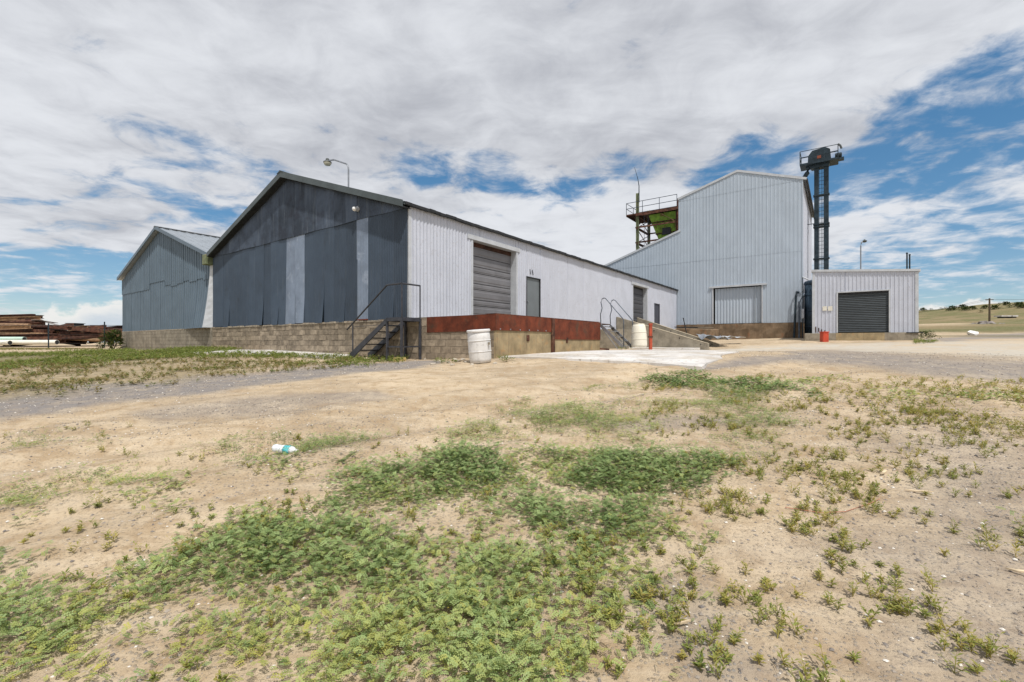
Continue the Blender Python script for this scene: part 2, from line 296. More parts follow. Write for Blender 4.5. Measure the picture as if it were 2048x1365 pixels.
def ground_material():
    m = bpy.data.materials.new('sandy_gravel_ground'); m.use_nodes = True; t = m.node_tree; t.nodes.clear()
    out = nd(t, 'ShaderNodeOutputMaterial'); b = nd(t, 'ShaderNodeBsdfPrincipled'); t.links.new(b.outputs[0], out.inputs[0])
    b.inputs['Roughness'].default_value = .95; b.inputs['Specular IOR Level'].default_value = .15
    v = nd(t, 'ShaderNodeTexCoord').outputs['Object']
    at = nd(t, 'ShaderNodeAttribute', attribute_name='soil'); sp = nd(t, 'ShaderNodeSeparateColor'); t.links.new(at.outputs['Color'], sp.inputs[0])
    gr, du, gn = sp.outputs[0], sp.outputs[1], sp.outputs[2]
    n1 = noise(t, v, .55, 8, .62, .4); n2 = noise(t, v, 4.0, 7, .65, .3); n3 = noise(t, v, 38, 5, .7); n4 = noise(t, v, 150, 3, .6)
    c = mixc(t, mapr(t, n1, .32, .68), (.60, .485, .34), (.43, .335, .225))
    c = mixc(t, mapr(t, n2, .46, .68, 0, .75), c, (.38, .27, .16))
    c = mixc(t, mapr(t, n2, .50, .28, 0, .5), c, (.60, .50, .37))
    c = mixc(t, mapr(t, n3, .52, .68, 0, .55), c, (.25, .19, .14))
    n5 = noise(t, mapping(t, v, (0, 0, R(-32)), (.35, 3.2, 1)), 1.6, 7, .68, .6)
    c = mixc(t, mapr(t, n5, .50, .66, 0, .55), c, (.36, .265, .165))
    c = mixc(t, mapr(t, n5, .48, .34, 0, .4), c, (.66, .56, .42))
    # coarse grains everywhere
    vo = nd(t, 'ShaderNodeTexVoronoi'); vo.inputs['Scale'].default_value = 62; t.links.new(v, vo.inputs['Vector'])
    sv = nd(t, 'ShaderNodeSeparateColor'); t.links.new(vo.outputs['Color'], sv.inputs[0])
    gmask = mth(t, 'MULTIPLY', mapr(t, vo.outputs['Distance'], .5, .32), mapr(t, sv.outputs[0], .55, .6))
    gcol = mixc(t, sv.outputs[1], (.13, .125, .125), (.42, .38, .33))
    gnz = mth(t, 'ADD', mth(t, 'MULTIPLY', gr, 1.0), mth(t, 'MULTIPLY', mapr(t, n1, .38, .60), .55))
    c = mixc(t, mth(t, 'MULTIPLY', gmask, mth(t, 'MULTIPLY', gnz, 1.0, True)), c, gcol)
    grey = mixc(t, n3, (.165, .155, .155), (.31, .29, .28))
    ge = mth(t, 'MULTIPLY', gr, mapr(t, n2, .25, .62, .45, .95))
    c = mixc(t, ge, c, grey)
    c = mixc(t, mth(t, 'MULTIPLY', du, mapr(t, mth(t, 'ADD', mth(t, 'MULTIPLY', n1, .5), mth(t, 'MULTIPLY', n2, .5)), .38, .58, .15, 1.0)), c, (.53, .495, .43))
    gcl = mixc(t, mapr(t, noise(t, v, .09, 7, .65, .5), .38, .62), (.105, .115, .038), (.21, .165, .085))
    c = mixc(t, mth(t, 'MULTIPLY', gn, mapr(t, n2, .3, .65, .72, 1.0)), c, gcl)
    t.links.new(c, b.inputs['Base Color'])
    bn = nd(t, 'ShaderNodeBump'); bn.inputs['Strength'].default_value = 1.0; bn.inputs['Distance'].default_value = .05
    h = mth(t, 'ADD', mth(t, 'MULTIPLY', n2, .7), mth(t, 'MULTIPLY', n3, .30)); h = mth(t, 'ADD', h, mth(t, 'MULTIPLY', n4, .06)); h = mth(t, 'ADD', h, mth(t, 'MULTIPLY', gmask, .07))
    t.links.new(h, bn.inputs['Height']); t.links.new(bn.outputs[0], b.inputs['Normal'])
    return m
M_ground = ground_material()
def leaf_material(name, c0, c1, c2):
    m = bpy.data.materials.new(name); m.use_nodes = True; t = m.node_tree; t.nodes.clear()
    out = nd(t, 'ShaderNodeOutputMaterial'); b = nd(t, 'ShaderNodeBsdfPrincipled')
    b.inputs['Roughness'].default_value = .6; b.inputs['Specular IOR Level'].default_value = .3
    at = nd(t, 'ShaderNodeAttribute', attribute_name='tint'); sp = nd(t, 'ShaderNodeSeparateColor'); t.links.new(at.outputs['Color'], sp.inputs[0])
    c = mixc(t, sp.outputs[0], c0, c1); c = mixc(t, sp.outputs[1], c, c2)
    t.links.new(c, b.inputs['Base Color'])
    tr = nd(t, 'ShaderNodeBsdfTranslucent'); t.links.new(c, tr.inputs['Color'])
    mx = nd(t, 'ShaderNodeMixShader'); mx.inputs[0].default_value = .35
    t.links.new(b.outputs[0], mx.inputs[1]); t.links.new(tr.outputs[0], mx.inputs[2]); t.links.new(mx.outputs[0], out.inputs[0])
    return m
M_mat = leaf_material('creeping_weed_leaf', (.095, .165, .045), (.37, .475, .20), (.56, .50, .11))
M_up = leaf_material('upright_weed_leaf', (.11, .165, .035), (.31, .36, .09), (.52, .40, .11))
M_dry = leaf_material('dry_weed_leaf', (.22, .17, .065), (.38, .30, .12), (.15, .19, .05))
M_shrub = leaf_material('shrub_leaf', (.025, .055, .02), (.09, .13, .03), (.22, .2, .05))

# ------------------------------------------------------------------ mesh helpers
class MB:
    def __init__(s): s.v = []; s.f = []
    def box(s, x0, x1, y0, y1, z0, z1):
        n = len(s.v)
        s.v += [(x0,y0,z0),(x1,y0,z0),(x1,y1,z0),(x0,y1,z0),(x0,y0,z1),(x1,y0,z1),(x1,y1,z1),(x0,y1,z1)]
        s.f += [tuple(n + i for i in q) for q in ((0,3,2,1),(4,5,6,7),(0,1,5,4),(1,2,6,5),(2,3,7,6),(3,0,4,7))]; return s
    def prism(s, pts, d):      # closed polygon pts (3D) extruded by vector d
        n = len(s.v); k = len(pts)
        s.v += [tuple(p) for p in pts] + [tuple(p[i] + d[i] for i in range(3)) for p in pts]
        s.f.append(tuple(range(n + k - 1, n - 1, -1))); s.f.append(tuple(range(n + k, n + 2 * k)))
        for i in range(k): j = (i + 1) % k; s.f.append((n + i, n + j, n + k + j, n + k + i))
        return s
    def tube(s, pts, r, seg=8, cap=True, r1=None):
        pts = [Vector(p) for p in pts]; n0 = len(s.v); k = len(pts)
        for i, p in enumerate(pts):
            d = (pts[min(i + 1, k - 1)] - pts[max(i - 1, 0)]).normalized()
            a = d.cross(Vector((0, 0, 1)) if abs(d.z) < .95 else Vector((1, 0, 0))).normalized(); b = d.cross(a)
            rr = r if r1 is None else r + (r1 - r) * i / (k - 1)
            for j in range(seg):
                t = 2 * math.pi * (j + .5) / seg; q = p + a * math.cos(t) * rr + b * math.sin(t) * rr; s.v.append(tuple(q))
        for i in range(k - 1):
            for j in range(seg):
                j2 = (j + 1) % seg; s.f.append((n0 + i*seg + j, n0 + i*seg + j2, n0 + (i+1)*seg + j2, n0 + (i+1)*seg + j))
        if cap: s.f.append(tuple(n0 + j for j in range(seg))[::-1]); s.f.append(tuple(n0 + (k-1)*seg + j for j in range(seg)))
        return s
    def bar(s, p, q, w, h):    # rectangular bar p->q
        p = Vector(p); q = Vector(q); d = (q - p).normalized()
        up = Vector((0, 0, 1)) if abs(d.z) < .95 else Vector((0, 1, 0))
        a = d.cross(up).normalized() * w / 2; b = a.cross(d).normalized() * h / 2
        n = len(s.v); s.v += [tuple(x) for x in (p-a-b, p+a-b, p+a+b, p-a+b, q-a-b, q+a-b, q+a+b, q-a+b)]
        s.f += [tuple(n + i for i in t) for t in ((0,3,2,1),(4,5,6,7),(0,1,5,4),(1,2,6,5),(2,3,7,6),(3,0,4,7))]; return s
    def lathe(s, prof, c=(0, 0, 0), seg=20, mtx=None):
        n = len(s.v); k = len(prof)
        for r, z in prof:
            for j in range(seg):
                t = 2 * math.pi * j / seg; p = Vector((r * math.cos(t), r * math.sin(t), z))
                if mtx: p = mtx @ p
                s.v.append((p.x + c[0], p.y + c[1], p.z + c[2]))
        for i in range(k - 1):
            for j in range(seg):
                j2 = (j + 1) % seg; s.f.append((n + i*seg + j, n + i*seg + j2, n + (i+1)*seg + j2, n + (i+1)*seg + j))
        s.f.append(tuple(n + j for j in range(seg))[::-1]); s.f.append(tuple(n + (k-1)*seg + j for j in range(seg))); return s
    def sheet(s, path, n_rows, zfun0, zfun1, horiz='x', off=None):
        """ribbed sheet: path = [(along, outward)], rows between zfun0(a) and zfun1(a); off(a, t) extra outward"""
        n = len(s.v); k = len(path)
        for i in range(n_rows + 1):
            t = i / n_rows
            for a, o in path:
                z = zfun0(a) * (1 - t) + zfun1(a) * t; oo = o + (off(a, t) if off else 0)
                s.v.append((a, -oo, z) if horiz == 'x' else (oo, a, z))
        for i in range(n_rows):
            for j in range(k - 1): s.f.append((n + i*k + j, n + i*k + j + 1, n + (i+1)*k + j + 1, n + (i+1)*k + j))
        return s
FRAME_ROT = -A36
OFF = {}
def setp(o, label=None, cat=None, group=None, kind=None):
    if label: o['label'] = label
    if cat:
        o['category'] = cat; o['kind'] = 'thing'
    if group: o['group'] = group
    if kind: o['kind'] = kind
def thing(name, label, cat, base, frame=True, group=None, kind=None):
    """Empty at the thing's base; parts are given in frame (or world) coordinates"""
    o = bpy.data.objects.new(name, None); COL.objects.link(o)
    if frame: X, Y = tow(base[0], base[1]); o.location = (X, Y, base[2]); o.rotation_euler = (0, 0, FRAME_ROT)
    else: o.location = base
    o.empty_display_size = .3
    setp(o, label, cat, group, kind); OFF[o.name] = tuple(base); return o
def mesh_from(mb, name, m, off=(0, 0, 0), smooth=False):
    me = bpy.data.meshes.new(name); me.from_pydata([(a - off[0], b - off[1], c - off[2]) for a, b, c in mb.v], [], mb.f); me.update()
    me.materials.append(m)
    if smooth: 
        for p in me.polygons: p.use_smooth = True
    return me
def part(mb, name, m, parent, label=None, bevel=0, smooth=False):
    off = OFF[parent.name]
    o = bpy.data.objects.new(name, mesh_from(mb, name, m, off, smooth)); COL.objects.link(o); o.parent = parent
    OFF[o.name] = off
    if label: o['label'] = label
    if bevel:
        b = o.modifiers.new('bevel', 'BEVEL'); b.width = bevel; b.segments = 1; b.limit_method = 'ANGLE'
    if smooth:
        pass
    return o
def solo(mb, name, m, label, cat, base, frame=True, group=None, kind=None, bevel=0, smooth=False):
    """a thing that is one mesh"""
    o = bpy.data.objects.new(name, mesh_from(mb, name, m, base, smooth)); COL.objects.link(o)
    if frame: X, Y = tow(base[0], base[1]); o.location = (X, Y, base[2]); o.rotation_euler = (0, 0, FRAME_ROT)
    else: o.location = base
    setp(o, label, cat, group, kind)
    if bevel:
        b = o.modifiers.new('bevel', 'BEVEL'); b.width = bevel; b.segments = 1; b.limit_method = 'ANGLE'
    return o
def inst(me, name, parent, loc, rot=(0, 0, 0), scale=(1, 1, 1)):
    o = bpy.data.objects.new(name, me); COL.objects.link(o); o.parent = parent
    off = OFF[parent.name]; o.location = tuple(loc[i] - off[i] for i in range(3)); o.rotation_euler = rot; o.scale = scale; return o
def corr(a0, a1, pitch, depth, base=.0, kind='sine'):
    """corrugation profile as (along, outward)"""
    out = []; k0 = math.floor(a0 / pitch); k1 = math.ceil(a1 / pitch)
    if kind == 'sine': tab = ((0, 0), (.25, .5), (.5, 1), (.75, .5))
    else: tab = ((0, 0), (.62, 0), (.70, 1), (.90, 1), (.98, 0))
    for k in range(k0, k1 + 1):
        for f, h in tab:
            a = (k + f) * pitch
            if a0 < a < a1: out.append((a, base + h * depth))
    return [(a0, base)] + out + [(a1, base)]

# ------------------------------------------------------------------ GROUND SHEET
azs = np.concatenate([np.linspace(-math.pi, R(-62), 40)[:-1], np.linspace(R(-62), R(62), 560), np.linspace(R(62), math.pi, 40)[1:-1]])
rs = np.concatenate([[0.0], np.geomspace(.5, 60, 330), np.geomspace(60, 2500, 70)[1:]])
AZ, RR = np.meshgrid(azs, rs[1:]); GX = (RR * np.sin(AZ)).ravel(); GY = (RR * np.cos(AZ)).ravel(); GZ = gz(GX, GY)
na = len(azs); nr = len(rs) - 1
verts = np.column_stack([np.append(GX, 0), np.append(GY, 0), np.append(GZ, g1(0, 0))])
ii, jj = np.meshgrid(np.arange(nr - 1), np.arange(na), indexing='ij'); j2 = (jj + 1) % na
quads = np.stack([ii * na + jj, ii * na + j2, (ii + 1) * na + j2, (ii + 1) * na + jj], -1).reshape(-1, 4)[:, ::-1]
tris = np.stack([np.full(na, nr * na), (np.arange(na) + 1) % na, np.arange(na)], -1)[:, ::-1]
def np_mesh(name, verts, polys, m, attr=None, attr_name='tint', smooth=False):
    """polys: list of int arrays (n,k)"""
    me = bpy.data.meshes.new(name)
    me.vertices.add(len(verts)); me.vertices.foreach_set('co', np.asarray(verts, np.float32).ravel())
    loops = np.concatenate([p.ravel() for p in polys]); tot = np.concatenate([np.full(len(p), p.shape[1]) for p in polys])
    st = np.concatenate([[0], np.cumsum(tot)[:-1]])
    me.loops.add(len(loops)); me.loops.foreach_set('vertex_index', loops.astype(np.int32))
    me.polygons.add(len(tot)); me.polygons.foreach_set('loop_start', st.astype(np.int32)); me.polygons.foreach_set('loop_total', tot.astype(np.int32))
    me.update(calc_edges=True); me.validate()
    if attr is not None:
        a = me.color_attributes.new(attr_name, 'FLOAT_COLOR', 'POINT')
        a.data.foreach_set('color', np.column_stack([attr, np.ones(len(attr))]).astype(np.float32).ravel())
    me.polygons.foreach_set('use_smooth', np.full(len(tot), smooth))
    me.materials.append(m); return me
def topx(X, Y, Z):
    Ys = np.where(Y > .3, Y, .3)
    return np.where(Y > .3, 1024 + FPX * X / Ys, -9999), np.where(Y > .3, 685 - FPX * (Z - EYE) / Ys, -9999)
def lines_mask(PX, PY, pts, w0, w1):
    """soft mask along a polyline (photo pixels): pts [(x,y,halfwidth)]"""
    m = np.zeros_like(PX)
    for (xa, ya, wa_), (xb, yb, wb_) in zip(pts[:-1], pts[1:]):
        dx, dy = xb - xa, yb - ya; t = np.clip(((PX - xa) * dx + (PY - ya) * dy) / (dx*dx + dy*dy), 0, 1)
        # perpendicular measured vertically
        d = np.abs(PY - (ya + t * dy)) + np.maximum(0, np.abs(PX - (xa + t * dx)) - 4) * .25
        w = wa_ + t * (wb_ - wa_); m = np.maximum(m, 1 - sst(w * w0, w * w1, d))
    return m
PX, PY = topx(GX, GY, GZ)
nzx = fbm(GX * .7, GY * .7, 4, 31) - .5; nzy = fbm(GX * .35 + 9, GY * 1.2, 4, 32) - .5
PXn = PX + nzx * 140; PYn = PY + nzy * np.clip((PY - 680) * .35, 4, 60)
gravel = lines_mask(PXn, PYn, [(-300, 880, 55), (0, 815, 34), (250, 785, 24), (500, 758, 16), (700, 738, 9), (850, 728, 5)], .5, 1.3)
gravel = np.maximum(gravel, .55 * lines_mask(PXn, PYn, [(350, 830, 20), (550, 810, 26), (750, 790, 12)], .4, 1.5))
gravel = np.maximum(gravel, .85 * lines_mask(PXn, PYn, [(1430, 735, 10), (1600, 712, 14), (1750, 720, 22), (1900, 735, 26), (2100, 745, 30), (2500, 760, 40)], .3, 1.3))
gravel = np.maximum(gravel, .9 * lines_mask(PXn, PYn, [(1860, 681, 5), (1950, 675, 5), (2048, 672, 6), (2300, 672, 8)], .5, 1.2))
gravel = np.maximum(gravel, .5 * lines_mask(PXn, PYn, [(1280, 850, 18), (1400, 850, 20)], .4, 1.6))
gravel = np.maximum(gravel, .45 * lines_mask(PXn, PYn, [(1380, 1200, 50), (1450, 1330, 50)], .2, 1.8))
gravel = np.maximum(gravel, .45 * lines_mask(PXn, PYn, [(1950, 900, 60), (2000, 1100, 120), (2040, 1300, 120)], .2, 1.8))
dust = lines_mask(PXn, PYn, [(1420, 703, 5), (1600, 694, 6), (1850, 699, 9), (2048, 703, 14), (2400, 708, 20)], .4, 1.3)
dust = np.maximum(dust, .9 * lines_mask(PXn, PYn, [(1480, 696, 3), (1700, 690, 3), (1900, 687, 4), (2060, 690, 8)], .4, 1.5))
rr_ = np.hypot(GX, GY); azg = np.arctan2(GX, GY)
gn = .85 * lines_mask(PXn, PYn, [(-200, 725, 14), (0, 722, 12), (200, 712, 8), (430, 702, 6)], .5, 1.6)
gn = np.maximum(gn, .45 * lines_mask(PXn, PYn, [(-100, 770, 30), (200, 745, 26), (500, 730, 12)], .5, 1.5))
gn = np.maximum(gn, .97 * sst(62, 70, rr_ + 14 * nzx * (azg > 0)) * (azg > R(20)) * sst(.35, .5, fbm(GX / 22, GY / 22, 4, 77)))
gn = np.maximum(gn, .6 * sst(48, 52, rr_) * (1 - sst(55, 60, rr_)) * (azg > R(20)))
gn = np.maximum(gn, .97 * sst(90, 120, rr_))
GATTR = np.column_stack([gravel, dust, np.clip(gn, 0, 1)])
GATTR = np.vstack([GATTR, [[0, 0, 0]]])
gme = np_mesh('ground', verts, [quads, tris], M_ground, GATTR, 'soil', True)
go = bpy.data.objects.new('ground', gme); COL.objects.link(go); go['kind'] = 'structure'

# concrete pads: slabs following the ground, given by photo outline
def pad(name, pts, th, m, lift=.03, n=26, zadd=None):
    W_ = [gpx(*p) for p in pts]; mb = MB()
    # subdivide outline edges so the slab can follow the ground
    out = []
    for i, p in enumerate(W_):
        q = W_[(i + 1) % len(W_)]
        for k in range(n // 4): t = k / (n // 4); out.append((p[0] + (q[0] - p[0]) * t, p[1] + (q[1] - p[1]) * t))
    zs = [float(gbase(a, b)) + lift for a, b in out]
    c = (sum(a for a, b in out) / len(out), sum(b for a, b in out) / len(out)); zc_ = float(gbase(*c)) + lift
    rings = [1.0, .75, .5, .25]; base = len(mb.v)
    for f in rings:
        for (a, b) in out:
            X = c[0] + (a - c[0]) * f; Y = c[1] + (b - c[1]) * f; mb.v.append((X, Y, float(gbase(X, Y)) + lift))
    k = len(out)
    for r in range(3):
        for i in range(k): j = (i + 1) % k; mb.f.append((r*k + i, r*k + j, (r+1)*k + j, (r+1)*k + i))
    mb.v.append((c[0], c[1], zc_)); ci = len(mb.v) - 1
    for i in range(k): j = (i + 1) % k; mb.f.append((3*k + i, 3*k + j, ci))
    s0 = len(mb.v)
    for i in range(k): x, y, z = mb.v[i]; mb.v.append((x, y, z - th))
    for i in range(k): j = (i + 1) % k; mb.f.append((s0 + i, s0 + j, j, i))
    o = bpy.data.objects.new(name, mesh_from(mb, name, m)); COL.objects.link(o); o['kind'] = 'structure'
    import bmesh
    bm = bmesh.new(); bm.from_mesh(o.data); bmesh.ops.recalc_face_normals(bm, faces=bm.faces); bm.to_mesh(o.data); bm.free()
    return o
p1 = pad('concrete_pad', [(1000, 717), (1090, 710), (1196, 704), (1300, 701), (1395, 702.5), (1478, 706.5), (1440, 716), (1446, 722), (1415, 730), (1404, 738.5), (1300, 730), (1180, 723.5), (1060, 718.5)], .22, M_pad, .045)
p2 = pad('concrete_pad', [(370, 708), (470, 702), (600, 703), (700, 709), (705, 715), (640, 719), (560, 712)], .2, M_pad, .05)

# ------------------------------------------------------------------ WAREHOUSES
FL = 2.25; EV = 5.80; W1 = 14.22; W2 = 28.9; LEN = 28.4; RD1 = 8.20
XL = xpx(430); XLL = xpx(248); XP1 = XL / 2; XP2 = (XL + XLL) / 2
def roofz(x, xe, xp, ze=EV, zp=RD1): return ze + (zp - ze) * (1 - abs(x - xp) / abs(xe - xp))
wh = thing('metal_warehouse', 'long grey-fronted metal warehouse with white ribbed side wall on a block foundation', 'warehouse', (XP1, 14, 1.0))
# inner core
mb = MB(); mb.prism([(0 - .42, .06, FL), (0 - .42, .06, EV - .18), (XP1, .06, RD1 - .08), (XL + .04, .06, EV - .05), (XL + .04, .06, FL)], (0, LEN - .1, 0))
part(mb, 'inner_wall', M_core, wh)
# foundation of concrete blocks (front), plain concrete side
core = MB().box(XL + .01, -.02, -.085, .3, .5, FL - .03); fd = part(core, 'foundation_wall', M_mortar, wh)
BL, BH = .40, .20
def block_mesh(seed):
    r = random.Random(seed); j = lambda: r.uniform(-.006, .006); x, y, z = .194 , .012, .0955
    v = [(-x+j(), -y+j(), -z+j()), (x+j(), -y+j(), -z+j()), (x, y, -z), (-x, y, -z), (-x+j(), -y+j(), z+j()), (x+j(), -y+j(), z+j()), (x, y, z), (-x, y, z)]
    me = bpy.data.meshes.new('block'); me.from_pydata(v, [], [(0,1,5,4),(1,2,6,5),(2,3,7,6),(3,0,4,7),(4,5,6,7),(0,3,2,1)]); me.update(); me.materials.append(M_block); return me
BLK = [block_mesh(i) for i in range(6)]
def blocks_front(parent, x0, x1, ztop, zlow, yf, rows):
    n = int(round((x1 - x0) / BL)) + 1
    for r in range(rows):
        zc_ = ztop - BH * (r + .5)
        for i in range(n):
            xc = x1 - BL * (i + .5) + (BL / 2 if r % 2 else 0)
            if xc + BL / 2 > x1 + .02: xa, xb = xc - .195, x1 - .004
            else: xa, xb = xc - .195, xc + .195
            xa = max(xa, x0 + .004)
            if xb - xa < .08: continue
            if zc_ + .1 < gl(xc, yf - .1) - .02: continue
            inst(BLK[random.randrange(6)], 'block', parent, ((xa + xb) / 2, yf + random.uniform(-.004, .004), zc_), scale=((xb - xa) / .388, 1, 1))
blocks_front(fd, XL, 0, FL - .07, .8, -.10, 7)
# broken mortar cap
mb = MB(); x = XL
while x < -.05:
    l = random.uniform(.15, .6); x1_ = min(x + l, -.02); h = random.uniform(.015, .06)
    mb.box(x, x1_ - .01, -.125 - random.uniform(0, .02), .05, FL - .07, FL - .07 + h + .01); x = x1_
part(mb, 'mortar_cap', M_cap, wh)
mb = MB().box(xpx(722), xpx(741), -.15, .0, FL - .005, FL + .035); part(mb, 'brick_row', M_rust, wh, 'rusty red strip on the ledge under the pale panel')
part(MB().box(-.30, -.02, .31, LEN - .1, .6, FL - .02), 'foundation_wall', M_conc, wh)
# front lower siding panels: (photo column, colour kind)
cols = [(430, 'd'), (449, 'd'), (462, 'd'), (488, 'd'), (502, 'd'), (515, 'd'), (531, 'd'), (546, 'd'), (562, 'd'), (575.7, 'l'), (593.6, 'l'), (612, 'd'), (632, 'd'), (652, 'd'), (672, 'd'), (694, 'd'), (717.6, 'L'), (741, 'd'), (766, 'd'), (793, 'd'), (817.7, None)]
SEAM = EV - .06
for (pa, k), (pb, _) in zip(cols[:-1], cols[1:]):
    a0, a1 = xpx(pa), xpx(pb); lean = random.uniform(.0, .05) * (pa > 500); kick = random.choice((0, 0, .04, .07)); ph = random.random() * 6
    bul = lambda a, t, lean=lean, kick=kick, a0=a0, a1=a1: lean * (1 - t) ** 2 + kick * max(0, 1 - t * 3) * (a - a0) / (a1 - a0) + .004 * math.sin(t * 9 + a * 3)
    zb = FL - .02 + random.uniform(-.03, .02)
    mb = MB().sheet(corr(a0 - .03, a1 + .03, .085, .022, .055 + random.uniform(0, .018)), 8, lambda a: zb, lambda a: SEAM + .012 * math.sin(a * 2.2), 'x', bul)
    part(mb, 'wall_panel', M_dark if k == 'd' else M_lightp, wh, None if k == 'd' else 'pale bare metal siding panel among the dark ones')
# upper gable panels
gx = [430, 463, 483, 517, 546, 562, 593, 615, 636, 653, 674, 697, 718, 743, 769, 793, 817.7]
for pa, pb in zip(gx[:-1], gx[1:]):
    a0, a1 = xpx(pa), xpx(pb)
    zt = lambda a: roofz(a, 0, XP1) - .10
    path = corr(a0 - .025, a1 + .025, .085, .022, .085 + random.uniform(0, .012))
    if a0 < XP1 < a1: path = sorted(path + [(XP1, .10)])
    path = [(a, o) for a, o in path if zt(a) > SEAM - .02 + .03]
    if len(path) < 3: continue
    mb = MB().sheet(path, 3, lambda a: SEAM - .05 + .012 * math.sin(a * 2.2), zt, 'x')
    part(mb, 'gable_panel', M_gable, wh)
# roof planes, rake fascia, ridge cap
def slope_roof(root, xe, xp, ze, zp, y0, y1, m, name='roof', th=.05, pitch=.3):
    mb = MB(); d = 1 if xe > xp else -1; steps = 1
    path = corr(y0, y1, pitch, .03, 0, 'trap'); n = len(mb.v); k = len(path)
    for (x, z) in ((xe, ze), (xp, zp)):
        for a, o in path: mb.v.append((x, a, z + o))
    for j in range(k - 1): mb.f.append((n + j, n + j + 1, n + k + j + 1, n + k + j) if d < 0 else (n + j, n + k + j, n + k + j + 1, n + j + 1))
    mb.prism([(xe, y0, ze - .02), (xp, y0, zp - .02), (xp, y0, zp - .02 - th), (xe, y0, ze - .02 - th)], (0, y1 - y0, 0))
    return part(mb, name, m, root)
EX = .16; k1 = (RD1 - EV) / abs(XP1)
slope_roof(wh, EX, XP1, EV - k1 * EX + .03, RD1 + .03, -.34, LEN, M_roofd, pitch=.25)
slope_roof(wh, XL + .05, XP1, EV + .03, RD1 + .03, -.34, LEN, M_roofd, pitch=.25)
for xe, ze in ((EX - .02, EV - k1 * EX), (XL + .1, EV)):
    mb = MB(); s_ = 1 if xe > XP1 else -1
    mb.prism([(xe, -.40, ze - .12), (XP1 + .0 * s_, -.40, RD1 - .13), (XP1, -.40, RD1 + .10), (xe, -.40, ze + .09)], (0, .035, 0))
    part(mb, 'rake_fascia', M_roofd, wh)
    mb = MB(); mb.prism([(xe, -.362, ze - .13), (XP1, -.362, RD1 - .13), (XP1, -.362, RD1 - .09), (xe, -.362, ze - .09)], (0, .30, 0)); part(mb, 'soffit', M_edge, wh)
mb = MB(); mb.prism([(XP1 - .25, -.42, RD1 + .03), (XP1, -.42, RD1 + .13), (XP1 + .25, -.42, RD1 + .03), (XP1, -.42, RD1 + .07)], (0, LEN, 0)); part(mb, 'ridge_cap', M_roofd, wh)
# side eave: thin wavy dark edge
mb = MB(); y = -.3
while y < LEN:
    y1_ = y + .25; s_ = random.uniform(-.012, .012); mb.box(EX - .06, EX + .05, y, y1_, EV - .085 + s_, EV - .0 + s_); y = y1_
part(mb, 'eave_edge', M_edge, wh)
# side wall white panels with openings
D1 = (ypx(943.5), ypx(1030), zpx(480, 0, ypx(943)))
MD1 = (ypx(1051), ypx(1079), FL + 2.08)
D2 = (ypx(1264.5), ypx(1292.5), D1[2]); MD2 = (ypx(1307), ypx(1318), FL + 2.08)
openings = [D1, MD1, D2, MD2]
edges = [0.0]
while edges[-1] < LEN - .5: edges.append(edges[-1] + .84)
edges[-1] = LEN
brk = sorted(set(edges + [o[0] for o in openings] + [o[1] for o in openings]))
brk = [b for i, b in enumerate(brk) if i == 0 or b - brk[i-1] > .001]
for a0, a1 in zip(brk[:-1], brk[1:]):
    mid = (a0 + a1) / 2; zb = FL - .03; ins = False
    for o in openings:
        if o[0] < mid < o[1]: zb = o[2]; ins = True
    path = corr(a0, a1, .15, .03, .04 + random.uniform(0, .002))
    mb = MB().sheet(path, 5, lambda a: zb + 0, lambda a: EV - .06, 'y', lambda a, t: .006 * math.sin(a * 1.7 + t * 4))
    part(mb, 'wall_panel', M_white, wh)
part(MB().box(-.02, .075, -.065, .035, FL - .02, EV - .16), 'corner_trim', M_trimw, wh)
def sect_door(root, o, m, heights, rec, name='sectional_door', horiz='y'):
    mb = MB().box(-rec - .06, -rec - .02, o[0] + .02, o[1] - .02, FL, o[2]); d = part(mb, name, M_core, root)
    z = FL + .01; H = o[2] - FL - .14; tot = sum(heights)
    for h in heights:
        hh = H * h / tot; p = MB()
        # ribbed section: shallow trapezoid profile
        zz_ = [z + .012, z + hh * .2, z + hh * .28, z + hh * .72, z + hh * .8, z + hh - .012]; xo = [0, 0, .012, .012, 0, 0]
        n = 0
        for zi, xi in zip(zz_, xo): p.v += [(-rec + xi, o[0] + .02, zi), (-rec + xi, o[1] - .02, zi)]
        for i in range(5): p.f.append((2*i, 2*i+1, 2*i+3, 2*i+2))
        part(p, 'door_section', m, d); z += hh
    return d
hts = [60, 105, 60, 105, 60, 105, 65, 105, 100]
sect_door(wh, D1, M_door, hts, .22); sect_door(wh, D2, M_door2, hts, .22)
def frame_side(root, o, w=.10, head=.16, m=M_trimw):
    part(MB().box(-.25, .072, o[0] - w, o[0], FL, o[2]), 'door_jamb', m, root); part(MB().box(-.25, .072, o[1], o[1] + w, FL, o[2]), 'door_jamb', m, root)
    mb = MB().box(-.25, .095, o[0] - w - .22, o[1] + w + .15, o[2], o[2] + head); part(mb, 'door_header', m, root)
frame_side(wh, D1); frame_side(wh, D2)
part(MB().box(-.23, -.19, D1[0] + .02, D1[1] - .02, D1[2] - .16, D1[2] - .002), 'header_board', M_rustb, wh)
for o, m, lb in ((MD1, M_mand, 'plain grey personnel door beside the near sectional door'), (MD2, M_mand2, 'dark personnel door near the far end of the white wall')):
    mb = MB().box(-.05, .01, o[0] + .04, o[1] - .05, FL, o[2] - .04); d = part(mb, 'personnel_door', m, wh, lb)
    mb = MB().tube([(.01, o[0] + .14, FL + 1.0), (.06, o[0] + .14, FL + 1.0)], .028, 8); part(mb, 'door_knob', M_galv, d)
    mb = MB().box(-.06, .06, o[0], o[0] + .04, FL, o[2]).box(-.06, .06, o[1] - .05, o[1], FL, o[2]).box(-.06, .065, o[0], o[1], o[2] - .04, o[2]); part(mb, 'door_frame', M_edge if o is MD1 else M_mand2, wh)
mb = MB()
